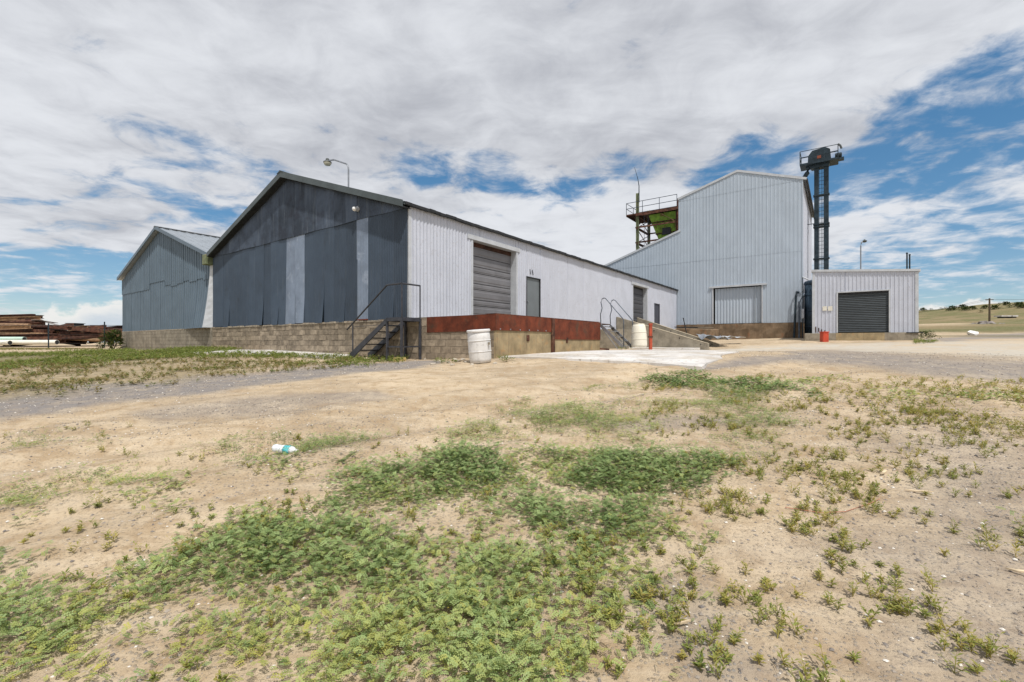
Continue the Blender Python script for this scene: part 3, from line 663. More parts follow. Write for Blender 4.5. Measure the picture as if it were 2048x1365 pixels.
for dy in (-.12, .07): mb.bar((.075, MD1[0] + .35 + dy, MD1[2] + .32), (.085, MD1[0] + .40 + dy, MD1[2] + .10), .02, .02)
part(mb, 'light_bracket', M_edge, wh)

# second, blue-grey warehouse to the left
w2 = thing('metal_warehouse', 'blue-grey ribbed metal warehouse at the far left with pale ribbed roof', 'warehouse', (XP2, 14, 1.0))
mb = MB(); mb.prism([(XL - .04, .06, FL), (XL - .04, .06, EV - .05), (XP2, .06, RD1 - .08), (XLL + .04, .06, EV - .05), (XLL + .04, .06, FL)], (0, LEN, 0)); part(mb, 'inner_wall', M_core, w2)
core = MB().box(XLL, XL - .01, -.085, .3, .4, FL - .03); fd2 = part(core, 'foundation_wall', M_mortar, w2)
mb = MB()
for r in range(7):
    n = int((XL - XLL) / BL)
    for i in range(n + 1):
        xc = XL - BL * (i + .5) - (BL / 2 if r % 2 else 0); xa = max(xc - .193, XLL + .01); xb = xc + .193; zc_ = FL - .07 - BH * (r + .5)
        if xb - xa > .05: mb.box(xa, xb, -.112 - random.uniform(0, .003), -.08, zc_ - .094, zc_ + .094)
o = part(mb, 'block_course', M_conc, w2); o['kind'] = 'stuff'
part(MB().box(XLL, XL - .01, -.12, .05, FL - .07, FL - .02), 'mortar_cap', M_cap, w2)
part(MB().box(XL - .16, XL + .02, -.16, -.09, .6, FL - .05), 'pilaster', M_conc, w2)
x = XLL; i = 0
while x < XL - .35:
    x1_ = min(x + .9, XL - .32); sm = FL + 2.55 + .12 * (((i * 7) % 5 - 2) * .3 if i > 8 else 0) + (.35 if 5 < i < 9 else 0)
    zt = lambda a: roofz(a, XL, XP2) - .09
    bulge = lambda a, t, sm=sm: .34 * sst(-5.0, 0.0, a - XL) * (1 - t) ** 1.6 * 1.0
    path = corr(x, x1_ + .03, .30, .035, .05 + (i % 2) * .008, 'trap')
    mb = MB().sheet(path, 8, lambda a: FL - .03, lambda a: sm, 'x', bulge); part(mb, 'wall_panel', M_shed, w2)
    path2 = [(a, o_ + .03) for a, o_ in path]
    if x < XP2 < x1_: path2 = sorted(path2 + [(XP2, .08)])
    mb = MB().sheet(path2, 3, lambda a: min(sm - .06, zt(a) - .05), zt, 'x'); part(mb, 'gable_panel', M_shed, w2)
    x = x1_; i += 1
mb = MB().sheet([(XL - .34, .02), (XL - .34, .10), (XL - .30, .11), (XL - .05, .07), (XL - .05, .0)], 10, lambda a: FL - .02, lambda a: EV - .45, 'x', lambda a, t: .34 * (1 - t) ** 1.6 * min(1, max(0, (XL - .05 - a) / .25))); part(mb, 'corner_trim', M_trimw, w2)
mb = MB().box(XL - .42, XL - .02, -.42, -.06, EV - .48, EV + .02); part(mb, 'gutter_box', M_greenc, w2, bevel=.03)
slope_roof(w2, XL + .02, XP2, EV + .03, RD1 + .03, -.30, LEN + 1, M_roof, pitch=.42)
slope_roof(w2, XLL - .15, XP2, EV + .0, RD1 + .03, -.30, LEN + 1, M_roof, pitch=.42)
for xe, ze in ((XL - .02, EV), (XLL - .13, EV)):
    mb = MB(); mb.prism([(xe, -.36, ze - .10), (XP2, -.36, RD1 - .10), (XP2, -.36, RD1 + .09), (xe, -.36, ze + .09)], (0, .03, 0)); part(mb, 'rake_fascia', M_shed, w2)
mb = MB().prism([(XP2 - .22, -.38, RD1 + .05), (XP2, -.38, RD1 + .12), (XP2 + .22, -.38, RD1 + .05), (XP2, -.38, RD1 + .08)], (0, LEN, 0)); part(mb, 'ridge_cap', M_roof, w2)

# dome light on the gable
lx = xpx(716.5, -.1); lz = zpx(418.5, lx, -.1)
t_ = thing('wall_light', 'small white round light on the dark gable below the roof edge', 'light', (lx, -.12, lz))
part(MB().lathe([(.09, 0), (.09, .05), (.07, .06)], (lx, -.10, lz), 14, Matrix.Rotation(R(90), 4, 'X')), 'mount', M_trimw, t_)
part(MB().lathe([(.02, -.09), (.06, -.07), (.085, -.015), (.075, .035), (.02, .065)], (lx, -.24, lz - .02), 14), 'globe', M_bag, t_, smooth=True)

# yard lamp standing on the warehouse roof
yy = 1.2; lx = xpx(697, yy); zr = roofz(lx, 0, XP1) + .0; zt_ = zpx(340, lx, yy)
t_ = thing('yard_lamp', 'goose-neck yard lamp rising above the dark gabled warehouse roof', 'lamp', (lx, yy, zr), group='goose-neck yard lamps')
topz = zpx(322, lx, yy); xe_ = xpx(668, yy)
arc = [(lx, yy, zr - .3), (lx, yy, zt_)] + [(lx - .26 * (1 - math.cos(a)), yy, zt_ + .30 * math.sin(a)) for a in [R(20), R(40), R(60), R(78)]] + [(xe_, yy, zpx(320, xe_, yy))]
part(MB().tube(arc, .032, 8), 'pole', M_galv, t_)
part(MB().lathe([(.05, .12), (.07, .10), (.08, .02), (.16, -.02), (.17, -.05)], (xpx(655, yy), yy, zpx(318, xe_, yy)), 14), 'lamp_housing', M_tar, t_)
part(MB().lathe([(.15, -.05), (.15, -.10), (.11, -.16), (.03, -.17)], (xpx(655, yy), yy, zpx(318, xe_, yy)), 14), 'lamp_lens', M_glass, t_)
part(MB().bar((xpx(655, yy), yy, zpx(317, xe_, yy)), (xe_, yy, zpx(320, xe_, yy)), .05, .05), 'bracket', M_galv, t_)

# ------------------------------------------------------------------ LOADING DOCK
DX = xpx(997); DY = ypx(1200, DX)
dk = thing('loading_dock', 'concrete loading dock edged with rusty red steel plates', 'loading dock', (DX / 2, DY / 2, 1.0))
part(MB().box(.0, DX - .07, -.085, DY - .02, .5, FL - .01), 'dock_core', M_mortar, dk)
fdk = part(MB().box(.02, DX - .08, -.088, -.086, .6, 1.7), 'front_wall', M_mortar, dk)
blocks_front(fdk, .0, DX - .05, FL - .07, .8, -.10, 7)
X0 = xpx(860)
part(MB().prism([(X0, -.118, FL - .46), (DX, -.118, FL - .44), (DX, -.118, FL + .0), (X0, -.118, FL + .0)], (0, -.016, 0)), 'steel_plate', M_rust, dk)
yp = ypx(1104.5, DX)
part(MB().box(DX + .002, DX + .018, -.134, yp - .08, FL - .43, FL + .004), 'steel_plate', M_rust, dk)
part(MB().box(DX + .002, DX + .018, yp + .10, DY, FL - .66, FL - .002), 'steel_plate', M_rust, dk)
part(MB().box(DX - .35, DX + .014, -.13, DY, FL + .008, FL + .02), 'steel_edge', M_rustb, dk)
part(MB().box(DX - .068, DX - .01, -.115, yp, .5, FL - .4), 'side_wall', M_concy, dk)
part(MB().box(DX - .068, DX - .004, yp + .01, DY - .01, .5, FL - .5), 'side_wall', M_concy, dk)
part(MB().box(DX - .005, DX + .05, yp - .07, yp + .09, .9, FL + .01), 'steel_post', M_rustb, dk)
part(MB().box(.0, DX - .36, -.08, DY - .03, FL - .008, FL + .004), 'deck', M_conc, dk)
for i in range(6):
    y = .05 + i * yp / 6; part(MB().lathe([(.022, 0), (.022, .012), (.012, .02)], (DX + .018, y, FL - .40), 8, Matrix.Rotation(R(90), 4, 'Y')), 'bolt', M_galv, dk)
for px_, py_ in ((1056, 676), (1134, 680)):
    y = ypx(px_, DX); z = zpx(py_, DX, y); part(MB().box(DX - .0095, DX + .02, y - .07, y + .07, z - .10, z + .08), 'cast_socket', M_rustb, dk, bevel=.02)

# ------------------------------------------------------------------ METAL STAIRS AT THE CORNER
xR = .673; xN = xR; OUT = .86   # near corner K at (xR, -OUT)
KL = xR - .66; yF = -OUT; yB = -.16
gK = gl(xR, yF)
st = thing('metal_stairs', 'dark grey steel staircase with landing and handrail at the warehouse corner', 'stairs', (xR - 1, -.5, 1.0))
part(MB().box(KL, xR, yF, yB, FL - .05, FL - .02), 'landing', M_stair, st)
mb = MB()
for a, b in (((KL, yF), (xR, yF)), ((xR, yF), (xR, yB)), ((KL, yF), (KL, yB)), ((KL, yB), (xR, yB))): mb.bar((a[0], a[1], FL - .09), (b[0], b[1], FL - .09), .05, .08)
part(mb, 'landing_frame', M_stair, st)
for (px_, py_) in ((KL, yF + .01), (xR - .01, yF), (xR, yB), (KL, yB)):
    part(MB().box(px_ - .03, px_ + .03, py_ - .03, py_ + .03, gl(px_, py_) - .1, FL - .05), 'leg', M_stair, st)
mb = MB(); zb = gK + .42
mb.bar((KL, yF + .01, zb), (xR, yF, zb), .045, .045); mb.bar((xR, yF, zb), (xR, yB, zb), .045, .045); part(mb, 'cross_brace', M_stair, st)
BX = xR - 2.38; BZ = 1.10
for y in (yF, yB):
    part(MB().prism([(KL, y - .02, FL - .02), (KL, y - .02, FL - .17), (BX + .02, y - .02, BZ - .12), (BX - .12, y - .02, BZ - .10), (BX - .12, y - .02, BZ + .03)], (0, .035, 0)), 'stringer', M_stair, st)
for i in range(5):
    f = (i + 1) / 6; x = KL + (BX - KL) * f; z = FL + (BZ - FL) * f - .03
    part(MB().box(x - .13, x + .13, yF + .02, yB - .005, z - .035, z), 'tread', M_stair, st)
# handrail
rt = 1.70 + EYE; mb = MB()
bx = xR - 2.34; zl = EYE + .51; ex = xR - 2.65; ez = zpx(660, ex, yF)
sl_ = (rt - zl) / (KL - bx)
pts = [(ex, yF, ez), (KL, yF, rt), (xR, yF, rt), (xR, yB - .0, rt)]
for a, b in zip(pts[:-1], pts[1:]): mb.tube([a, b], .026, 8)
part(mb, 'handrail', M_stair, st)
for p in ((KL + .0, yF), (xR, yF), (xR, yB)):
    if p[0] == KL: continue
    part(MB().tube([(p[0], p[1], FL - .05), (p[0], p[1], rt)], .022, 8), 'rail_post', M_stair, st)
part(MB().tube([(bx, yF, BZ), (bx, yF, zl + .05)], .022, 8), 'rail_post', M_stair, st)
part(MB().tube([(bx, yF, zl - .02), (KL - .1, yF, zl + .02)], .008, 5), 'wire', M_stair, st)
gzz = gl(xR, yF - .05)
solo(MB().box(xR - .17, xR + .17, yF - .17, yF + .02, gzz - .05, gzz + .11), 'wooden_block', M_yel, 'pale yellow timber block under the front leg of the grey stairs', 'block', (xR, yF - .08, gzz), bevel=.01)

# ------------------------------------------------------------------ FOLDING STAIR WITH BENT TUBE RAILS
fs = thing('steel_step_ladder', 'narrow steel steps with two curved tube handrails at the dock end', 'steps', (DX + .4, 6.6, 1.1))
ya, yb = DY + .08, DY + .98; xb_ = DX + .88; zbt = EYE - .16
part(MB().box(DX - 1.2, DX, ya - .04, yb + .02, FL - .06, FL - .03), 'platform', M_rustb, fs)
for y in (ya, yb):
    part(MB().prism([(DX - .02, y - .015, FL - .02), (DX - .02, y - .015, FL - .14), (xb_ - .04, y - .015, zbt - .05), (xb_ + .04, y - .015, zbt + .02)], (0, .03, 0)), 'stringer', M_galv, fs)
    a = [(DX + .0, y, FL - .02), (DX - .02, y, FL + .30), (DX + .05, y, FL + .55), (DX + .0, y, FL + .78), (DX + .05, y, FL + .90), (DX + .13, y, FL + .93), (DX + .2, y, FL + .90), (xb_ + .0, y, FL + .12), (xb_ + .03, y, FL + .02), (xb_ + .03, y, zbt)]
    part(MB().tube(a, .017, 8), 'handrail', M_stairb, fs, smooth=True)
    part(MB().tube([(DX - .05, y, FL - .1), (xb_ - .2, y, zbt - .1)], .014, 6), 'brace', M_galv, fs)
for i in range(5):
    f = (i + .8) / 5; x = DX + (xb_ - DX) * f; z = FL + (zbt - FL) * f
    part(MB().box(x - .09, x + .07, ya + .0165, yb - .0165, z - .02, z), 'tread', M_galv, fs)
for y in (ya, yb): part(MB().box(DX - 1.15, DX - 1.08, y - .03, y + .03, .9, FL - .06), 'leg', M_rustb, fs)
# dark recess behind the steps: rusty scrap
for i in range(6):
    a = (DX - random.uniform(.1, 1.0), DY + random.uniform(.1, 1.1), 1.25 + .05 * i); l = random.uniform(.4, .8); an = random.uniform(0, 3)
    solo(MB().bar(a, (a[0] + l * math.cos(an), a[1] + l * math.sin(an) * .6, a[2] + random.uniform(-.05, .1)), .10, .06), 'scrap_bar', M_rustb, 'short rusty steel scrap lying under the steps at the dock end', 'scrap', a, group='rusty scrap under the dock steps')
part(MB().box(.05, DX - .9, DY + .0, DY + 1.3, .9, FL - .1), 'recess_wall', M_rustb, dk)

# ------------------------------------------------------------------ CONCRETE RAMP
rp = thing('concrete_ramp', 'concrete ramp with two sloping side walls leading up to the far sectional door', 'ramp', (2.5, 18, 1.0))
RY0, RY1 = 16.0, 19.4; RXE = xpx(1416, RY0); RXE2 = xpx(1437, RY1)
zt0, zt1 = 3.03, zpx(688, RXE, RY0)
def rampwall(y, xe, z0, z1):
    mb = MB().prism([(.08, y, .6), (.08, y, z0), (xe, y, z1), (xe, y, .6)], (0, .28, 0)); part(mb, 'side_wall', M_conc, rp, bevel=.012)
    mb = MB().prism([(1.05, y - .006, z0 - (z0 - z1) * 1.05 / xe + .003), (1.05, y - .006, z0 - (z0 - z1) * 1.05 / xe + .022), (xe + .006, y - .006, z1 + .022), (xe + .006, y - .006, z1 + .003)], (0, .292, 0)); part(mb, 'wall_cap', M_ccap, rp)
    for k in (.45, .72, .93):
        x = xe * k; z = z0 + (z1 - z0) * k - .14; part(MB().lathe([(.03, 0), (.03, .02)], (x, y - .001, z), 8, Matrix.Rotation(R(90), 4, 'X')), 'anchor_hole', M_edge, rp)
rampwall(RY0, RXE, zt0, zt1); rampwall(RY1, RXE2, 3.14, zpx(689, RXE2, RY1))
part(MB().prism([(.09, RY0 + .29, .6), (.09, RY0 + .29, FL), (RXE, RY0 + .29, 1.06), (RXE, RY0 + .29, .6)], (0, RY1 - RY0 - .3, 0)), 'ramp_slab', M_conc, rp)
part(MB().box(.08, 1.4, RY0 - 2.8, RY0 - .01, .6, FL - .04), 'landing_wall', M_conc, rp)
xa_, xb2 = xpx(1255, RY0 - .5), xpx(1392, RY0 - .5)
o = solo(MB().prism([(xa_, RY0 - 1.4, zpx(695.5, xa_, RY0 - 1.0)), (xb2, RY0 - .9, zpx(697, xb2, RY0 - .6)), (xb2 + .1, RY0 - .02, zpx(697, xb2, RY0 - .6) + .02), (xa_, RY0 - .02, zpx(695.5, xa_, RY0 - 1.0) + .02)], (0, 0, -.4)), 'concrete_ledge', M_pad, 'low concrete ledge along the foot of the ramp wall', 'ledge', (xa_, RY0 - .5, 1.2), bevel=.015)

# orange post
def wpt(px, d): return (px - 1024) / FPX * d
d = 17.4; X = wpt(1301, d); g = EYE - (694.5 - 685) / FPX * d
t_ = thing('bollard', 'rusty orange square steel post beside the cream drum', 'post', (X, d, g), False)
part(MB().box(X - .055, X + .055, d - .055, d + .055, g - .2, g + .90), 'post', M_orange, t_, bevel=.008)
part(MB().box(X - .062, X + .062, d - .062, d + .062, g + .85, g + .905), 'cap', M_orange, t_)
part(MB().box(X - .075, X + .075, d - .07, d + .07, g + .36, g + .42), 'collar', M_rustb, t_)

# ------------------------------------------------------------------ DRUMS
def drum(px, py_b, dep, label, m, tilt, prof, ribs, lidded=True):
    X = wpt(px, dep); g = EYE - (py_b - 685) / FPX * dep
    t = thing('plastic_drum', label, 'drum', (X, dep, g), False, group='white plastic drums by the dock'); t.rotation_euler = tilt
    part(MB().lathe(prof, (X, dep, g), 28), 'body', m, t, smooth=True)
    for z, r in ribs: part(MB().lathe([(r, z - .008), (r + .010, z - .004), (r + .010, z + .004), (r, z + .008)], (X, dep, g), 28), 'rib', m, t)
    return t, X, g
t_, X, g = drum(961.5, 726, 10.9, 'white scuffed plastic drum with flared lid leaning against the dock front', M_barrel, (R(2), R(-4.5), 0.2), [(.20, 0), (.25, .02), (.265, .10), (.275, .35), (.272, .60), (.262, .76), (.255, .765)], [(.28, .272), (.54, .274)])
part(MB().lathe([(.27, .745), (.285, .75), (.285, .785), (.27, .80), (.05, .805)], (X, 10.9, g), 28), 'lid', M_barrel, t_)
part(MB().box(X + .18, X + .22, 10.9 - .26, 10.9 - .20, g + .43, g + .49), 'patch', M_conc, t_)
t_, X, g = drum(1278.5, 694.8, 17.15, 'cream plastic drum with narrow shoulders standing between steps and orange post', M_barrel2, (0, R(-1), 0), [(.24, 0), (.285, .03), (.29, .10), (.285, .35), (.268, .60), (.235, .80), (.215, .845), (.20, .85)], [(.30, .286), (.56, .272)])
part(MB().lathe([(.20, .845), (.205, .86), (.205, .885), (.15, .89)], (X, 17.15, g), 28), 'rim', M_barrel2, t_)

# ------------------------------------------------------------------ TALL BUILDING
TY = 28.5; TX0 = xpx(1357.5, TY); TX1 = xpx(1605, TY); TXP = (TX0 + TX1) / 2
TB = EYE + 1.45; TE = zpx(357, TX1, TY); TPk = zpx(342.5, xpx(1475, TY), TY); TXP = xpx(1475, TY)
TEL = zpx(398.5, TX0, TY)
LZ0 = zpx(463, TX0, TY); XLO = xpx(1215, TY); LZ1 = zpx(530, XLO, TY); lslope = (LZ0 - LZ1) / (TX0 - XLO); XLE = TX0 - 11
def tz(x):
    if x >= TXP: return TPk + (TE - TPk) * (x - TXP) / (TX1 - TXP)
    if x >= TX0: return TPk + (TEL - TPk) * (TXP - x) / (TXP - TX0)
    return LZ0 - lslope * (TX0 - x)
tb = thing('tall_metal_building', 'tall pale ribbed metal building with stepped gable and closed sliding door', 'building', (TXP, TY + 6, 1.5))
DEP = 12.3
mb = MB().prism([(TX0, TY + .36, TB), (TX0, TY + .36, TEL - .1), (TXP, TY + .36, TPk - .1), (TX1 - .03, TY + .36, TE - .1), (TX1 - .03, TY + .36, TB)], (0, DEP, 0)); part(mb, 'inner_wall', M_core, tb)
mb = MB().prism([(XLE, TY + .06, FL), (XLE, TY + .06, tz(XLE) - .1), (TX0 - .01, TY + .06, LZ0 - .1), (TX0 - .01, TY + .06, FL)], (0, DEP - 1, 0)); part(mb, 'inner_wall', M_core, tb)
S1 = zpx(526, xpx(1353, TY), TY); S2 = zpx(400.5, xpx(1373, TY), TY)
OX0, OX1 = xpx(1427, TY), xpx(1523.5, TY); OZ = zpx(577, OX0, TY)
brk = [XLE]; x = TX0
lefts = []
while x > XLE: x -= .92; lefts.append(max(x, XLE))
brk = sorted(set([round(v, 4) for v in lefts + [TX0] + [TX0 + .92 * i for i in range(1, 20) if TX0 + .92 * i < TX1 - .2] + [TX1, OX0, OX1, TXP]]))
for a0, a1 in zip(brk[:-1], brk[1:]):
    if a1 - a0 < .01: continue
    mid = (a0 + a1) / 2; lo = OZ if OX0 < mid < OX1 else (TB - .03 if mid > -.2 else FL)
    top = lambda a, mid=mid: tz(min(max(a, TX0 + .0001), 99)) - .03 if mid > TX0 else tz(min(a, TX0 - .0001)) - .03
    tiers = [(lo, S1), (S1 - .05, S2), (S2 - .05, 99)]
    for k, (z0, z1) in enumerate(tiers):
        path = corr(a0, a1, .245, .017, .04 + .009 * k + random.uniform(0, .002), 'trap')
        if min(top(a0), top(a1)) < z0 + .05: 
            if max(top(a0), top(a1)) < z0 + .02: break
            path = [(a, o) for a, o in path if top(a) > z0 + .01]
            if len(path) < 2: continue
        mb = MB().sheet(path, 2, lambda a: z0, lambda a: min(z1, top(a)), 'x'); part(mb, 'wall_panel', M_whiteShade, tb)
# right side wall
y = TY
while y < TY + DEP - .1:
    y1_ = min(y + .92, TY + DEP); xs = TX1
    mb = MB(); path = corr(y, y1_, .305, .028, .0, 'trap'); n = len(path)
    for z in (TB - .03, TE - .05):
        for a, o in path: mb.v.append((xs + o, a, z))
    for j in range(n - 1): mb.f.append((j, j + 1, n + j + 1, n + j))
    part(mb, 'wall_panel', M_white, tb); y = y1_
part(MB().box(TX1 - .03, TX1 + .04, TY - .075, TY + .02, TB - .03, TE - .06), 'corner_trim', M_whiteShade, tb)
def troof(x0, z0, x1, z1, y0, y1, name='roof'):
    mb = MB().prism([(x0, y0, z0), (x1, y0, z1), (x1, y0, z1 + .06), (x0, y0, z0 + .06)], (0, y1 - y0, 0)); part(mb, name, M_roof, tb)
troof(TXP + .01, TPk, TX1 + .25, TE - .08, TY - .04, TY + DEP + .2); troof(TX0 - .05, TEL - .01, TXP - .01, TPk, TY - .04, TY + DEP + .2)
troof(XLE - .2, tz(XLE) - .05, TX0 - .06, LZ0, TY - .04, TY + DEP - 1)
for (x0, z0, x1, z1) in ((TXP, TPk, TX1 + .26, TE - .085), (TX0 - .05, TEL - .01, TXP, TPk), (XLE - .2, tz(XLE) - .05, TX0 + .15, LZ0 + .04)):
    part(MB().prism([(x0, TY - .12, z0 - .10), (x1, TY - .12, z1 - .10), (x1, TY - .12, z1 + .07), (x0, TY - .12, z0 + .07)], (0, .07, 0)), 'rake_trim', M_trimw, tb)
part(MB().box(TX1 + .20, TX1 + .32, TY - .12, TY + DEP + .2, TE - .28, TE - .10), 'gutter', M_edge, tb)
# sliding door
mb = MB().sheet(corr(OX0 + .10, OX1 - .04, .22, .04, -.16, 'sine'), 1, lambda a: TB + .0, lambda a: OZ - .06, 'x'); part(mb, 'sliding_door', M_whiteShade, tb)
part(MB().box(OX0 - .28, OX1 + .35, TY - .16, TY - .05, OZ - .005, OZ + .13), 'door_header', M_trimw, tb)
part(MB().box(OX0 - .09, OX0, TY - .10, TY + .05, TB, OZ), 'door_frame', M_trimw, tb)
part(MB().box(OX1, OX1 + .08, TY - .10, TY + .05, TB, OZ), 'door_frame', M_trimw, tb)
for xx in (OX1 - .45, ): part(MB().box(xx, xx + .05, TY + .02, TY + .09, TB, OZ - .06), 'door_edge', M_roof, tb)
for ch in [c for c in bpy.data.objects if c.parent == tb and c.name.startswith('sliding_door')]:
    ch.location.y += TY
for ch in [c for c in bpy.data.objects if c.parent == tb and c.name.startswith('wall_panel')]:
    # front panels were built round y=0
    if min(v.co.y for v in ch.data.vertices) < -10: ch.location.y += TY
# foundation, rough faced
mb = MB(); nx = 40; fx0 = xpx(1345, TY); fx1 = TX1 + .02
for i in range(nx + 1):
    x = fx0 + (fx1 - fx0) * i / nx; 
    for k in range(6):
        z = .9 + (TB - .03 - .9) * k / 5; mb.v.append((x, TY - .06 - random.uniform(0, .06) - .05 * (k == 0), z + (random.uniform(-.05, .02) if k == 5 else 0)))
for i in range(nx):
    for k in range(5): a = i * 6 + k; mb.f.append((a, a + 6, a + 7, a + 1))
mb.box(fx0, fx1, TY - .055, TY + .3, .9, TB - .04)
part(mb, 'foundation', M_found, tb)
part(MB().box(TX1 - .3, TX1 - .01, TY + .301, TY + DEP, .9, TB - .04), 'foundation', M_found, tb)

# rubble-sided broken slab left of the tall foundation, plus planks
sx0, sx1 = xpx(1352, 26.8), xpx(1425, 26.8)
sz = zpx(658, sx1, 26.8)
mb = MB().prism([(sx0, 26.4, sz + .05), (sx0 + 1.2, 26.1, sz + .03), (sx1 - .4, 26.2, sz - .02), (sx1, 26.7, sz - .05), (sx1 + .2, TY - .3, sz), (sx0, TY - .2, sz + .06)], (0, 0, -.9))
solo(mb, 'concrete_slab', M_found, 'broken brown concrete slab at the corner of the tall building', 'slab', (sx0 + 1, 27, 1.2), bevel=.05)
for i, (a, b, c_, m, lb) in enumerate(((0, 1.7, .06, M_edge, 'dark charred timber lying highest on the broken slab'), (.3, 2.4, -.02, M_wood, 'grey weathered plank lying on the broken concrete slab'), (.9, 2.7, .04, M_wood, 'short brown plank overhanging the right end of the broken slab'))):
    solo(MB().bar((sx0 + a, 26.5 + .25 * i, sz + .11 + c_), (sx0 + b, 26.45 + .25 * i, sz + .07 + c_ * .5), .18, .07), 'plank', m, lb, 'plank', (sx0 + a, 26.6, sz + .1))
xq = xpx(1370, 25.6)
solo(MB().tube([(xpx(1374, 25.6), 25.6, zpx(668, xq, 25.6) - .1), (xpx(1366.5, 25.6), 25.6, zpx(636, xq, 25.6))], .035, 8), 'leaning_pole', M_edge, 'thin black pole leaning upright behind the concrete ramp', 'pole', (xq, 25.6, 1.5))
# crumpled sheet metal
def crumple(name, pc, w, h, dep, seed, label, m, hgt):
    r = random.Random(seed); X = wpt(pc[0], dep); g = EYE - (pc[1] - 685) / FPX * dep; nxx, nyy = 9, 6; mb = MB()
    for i in range(nxx):
        for j in range(nyy):
            u = i / (nxx - 1); v = j / (nyy - 1)
            mb.v.append((X + (u - .5) * w + r.uniform(-.04, .04), dep + (v - .5) * h + r.uniform(-.04, .04), g + .03 + hgt * abs(math.sin(u * 7 + seed + v * 1.3)) * (1 - u * .6) + r.uniform(0, .10) * hgt * 2))
    for i in range(nxx - 1):
        for j in range(nyy - 1): a = i * nyy + j; mb.f.append((a, a + nyy, a + nyy + 1, a + 1))
    o = solo(mb, name, m, label, 'sheet metal', (X, dep, g), False)
    s_ = o.modifiers.new('solid', 'SOLIDIFY'); s_.thickness = .006
    return o
crumple('crumpled_sheet', (1428, 683), 1.7, 1.0, 27.0, 3, 'bent grey corrugated sheet lying crumpled behind the ramp end', M_sheet, .38)
crumple('crumpled_sheet', (1462, 678), 1.6, .7, 28.0, 8, 'flatter white sheet metal scrap right of the crumpled grey sheet', M_trimw, .16)
# pipes and meter on the corner of the tall building
xq = xpx(1592, TY - .3)
solo(MB().tube([(xq - .12, TY - .35, gl(xq, TY - .4) - .1), (xq, TY - .3, zpx(592, xq, TY)), (xq + .06, TY - .22, zpx(585, xq, TY)), (xq + .12, TY - .1, zpx(586, xq, TY))], .07, 8), 'vent_pipe', M_elev, 'taller dark pipe leaning at the right corner of the tall building', 'pipe', (xq, TY - .3, 1.7))
xq = xpx(1600, TY - .3)
solo(MB().tube([(xq - .05, TY - .4, gl(xq, TY - .4) - .1), (xq - .04, TY - .35, zpx(605, xq, TY)), (xq + .18, TY - .3, zpx(594, xq, TY)), (xq + .24, TY - .15, zpx(588, xq, TY))], .06, 8), 'vent_pipe', M_stairb, 'shorter grey pipe with a crooked top beside the tall building corner', 'pipe', (xq, TY - .3, 1.7))
xq = xpx(1605.5, TY - .35)
t_ = thing('electric_meter', 'white electric meter box on a conduit at the tall building corner', 'meter', (xq, TY - .35, 1.8))
part(MB().box(xq - .07, xq + .09, TY - .45, TY - .3, zpx(638, xq, TY), zpx(619, xq, TY)), 'box', M_trimw, t_, bevel=.02)
part(MB().tube([(xq, TY - .36, gl(xq, TY - .4)), (xq, TY - .36, zpx(556, xq, TY))], .03, 8), 'conduit', M_elev, t_)
part(MB().tube([(xq, TY - .36, zpx(556, xq, TY)), (xq + .12, TY - .36, zpx(558, xq, TY)), (xq + .35, TY - .36, zpx(562, xq, TY))], .045, 8), 'weatherhead', M_trimw, t_)

# tank
tcx, tcy = 9.56, 28.95; TR_ = .72; tzt = zpx(561.5, tcx, tcy); tg = 1.75
t_ = thing('steel_tank', 'dark blue upright steel tank squeezed between tall and small buildings', 'tank', (tcx, tcy, tg))
part(MB().lathe([(TR_, 0), (TR_, tzt - tg - .25)], (tcx, tcy, tg), 32), 'shell', M_tank, t_, smooth=True)
part(MB().lathe([(TR_ + .03, -.02), (TR_ + .03, .10), (TR_ - .02, .20), (.3, .32)], (tcx, tcy, tzt - .25), 32), 'top', M_tank, t_)
for k in range(3): part(MB().lathe([(TR_ + .003, 0), (TR_ + .02, .02), (TR_ + .02, .05), (TR_ + .003, .07)], (tcx, tcy, tg + .8 + k * 1.1), 32), 'hoop', M_tank, t_)

# ------------------------------------------------------------------ SMALL BUILDING
SX0, SY0 = tol(wpt(1626, 28.0), 28.0); SX1 = xpx(1835, SY0); SDP = 3.9
SB = EYE + .58; SG = EYE - .1
zl_, zr_ = zpx(541, SX0, SY0), zpx(540, SX1, SY0)
sb = thing('small_metal_shed', 'small white ribbed shed with a dark roller door on a concrete base', 'shed', ((SX0 + SX1) / 2, SY0 + 2, 1.5))
mb = MB().prism([(SX0 + .03, SY0 + .06, SB), (SX0 + .03, SY0 + .06, zl_ - .05), (SX1 - .03, SY0 + .06, zr_ - .05), (SX1 - .03, SY0 + .06, SB)], (0, SDP, 0)); part(mb, 'inner_wall', M_core, sb)
QX0, QX1 = xpx(1676, SY0), xpx(1777.5, SY0); QZ = zpx(586.5, QX0, SY0)
st_ = lambda x: zl_ + (zr_ - zl_) * (x - SX0) / (SX1 - SX0)
brk = sorted([SX0 + (SX1 - SX0) * i / 6 for i in range(7)] + [QX0, QX1])
for a0, a1 in zip(brk[:-1], brk[1:]):
    mid = (a0 + a1) / 2; lo = QZ if QX0 < mid < QX1 else SB - .02
    mb = MB().sheet([(a, o) for a, o in corr(a0, a1, .19, .022, .03, 'trap')], 2, lambda a: lo, lambda a: st_(a) - .1, 'x', None)
    mb.v = [(x, y + SY0, z) for x, y, z in mb.v]; part(mb, 'wall_panel', M_white, sb)
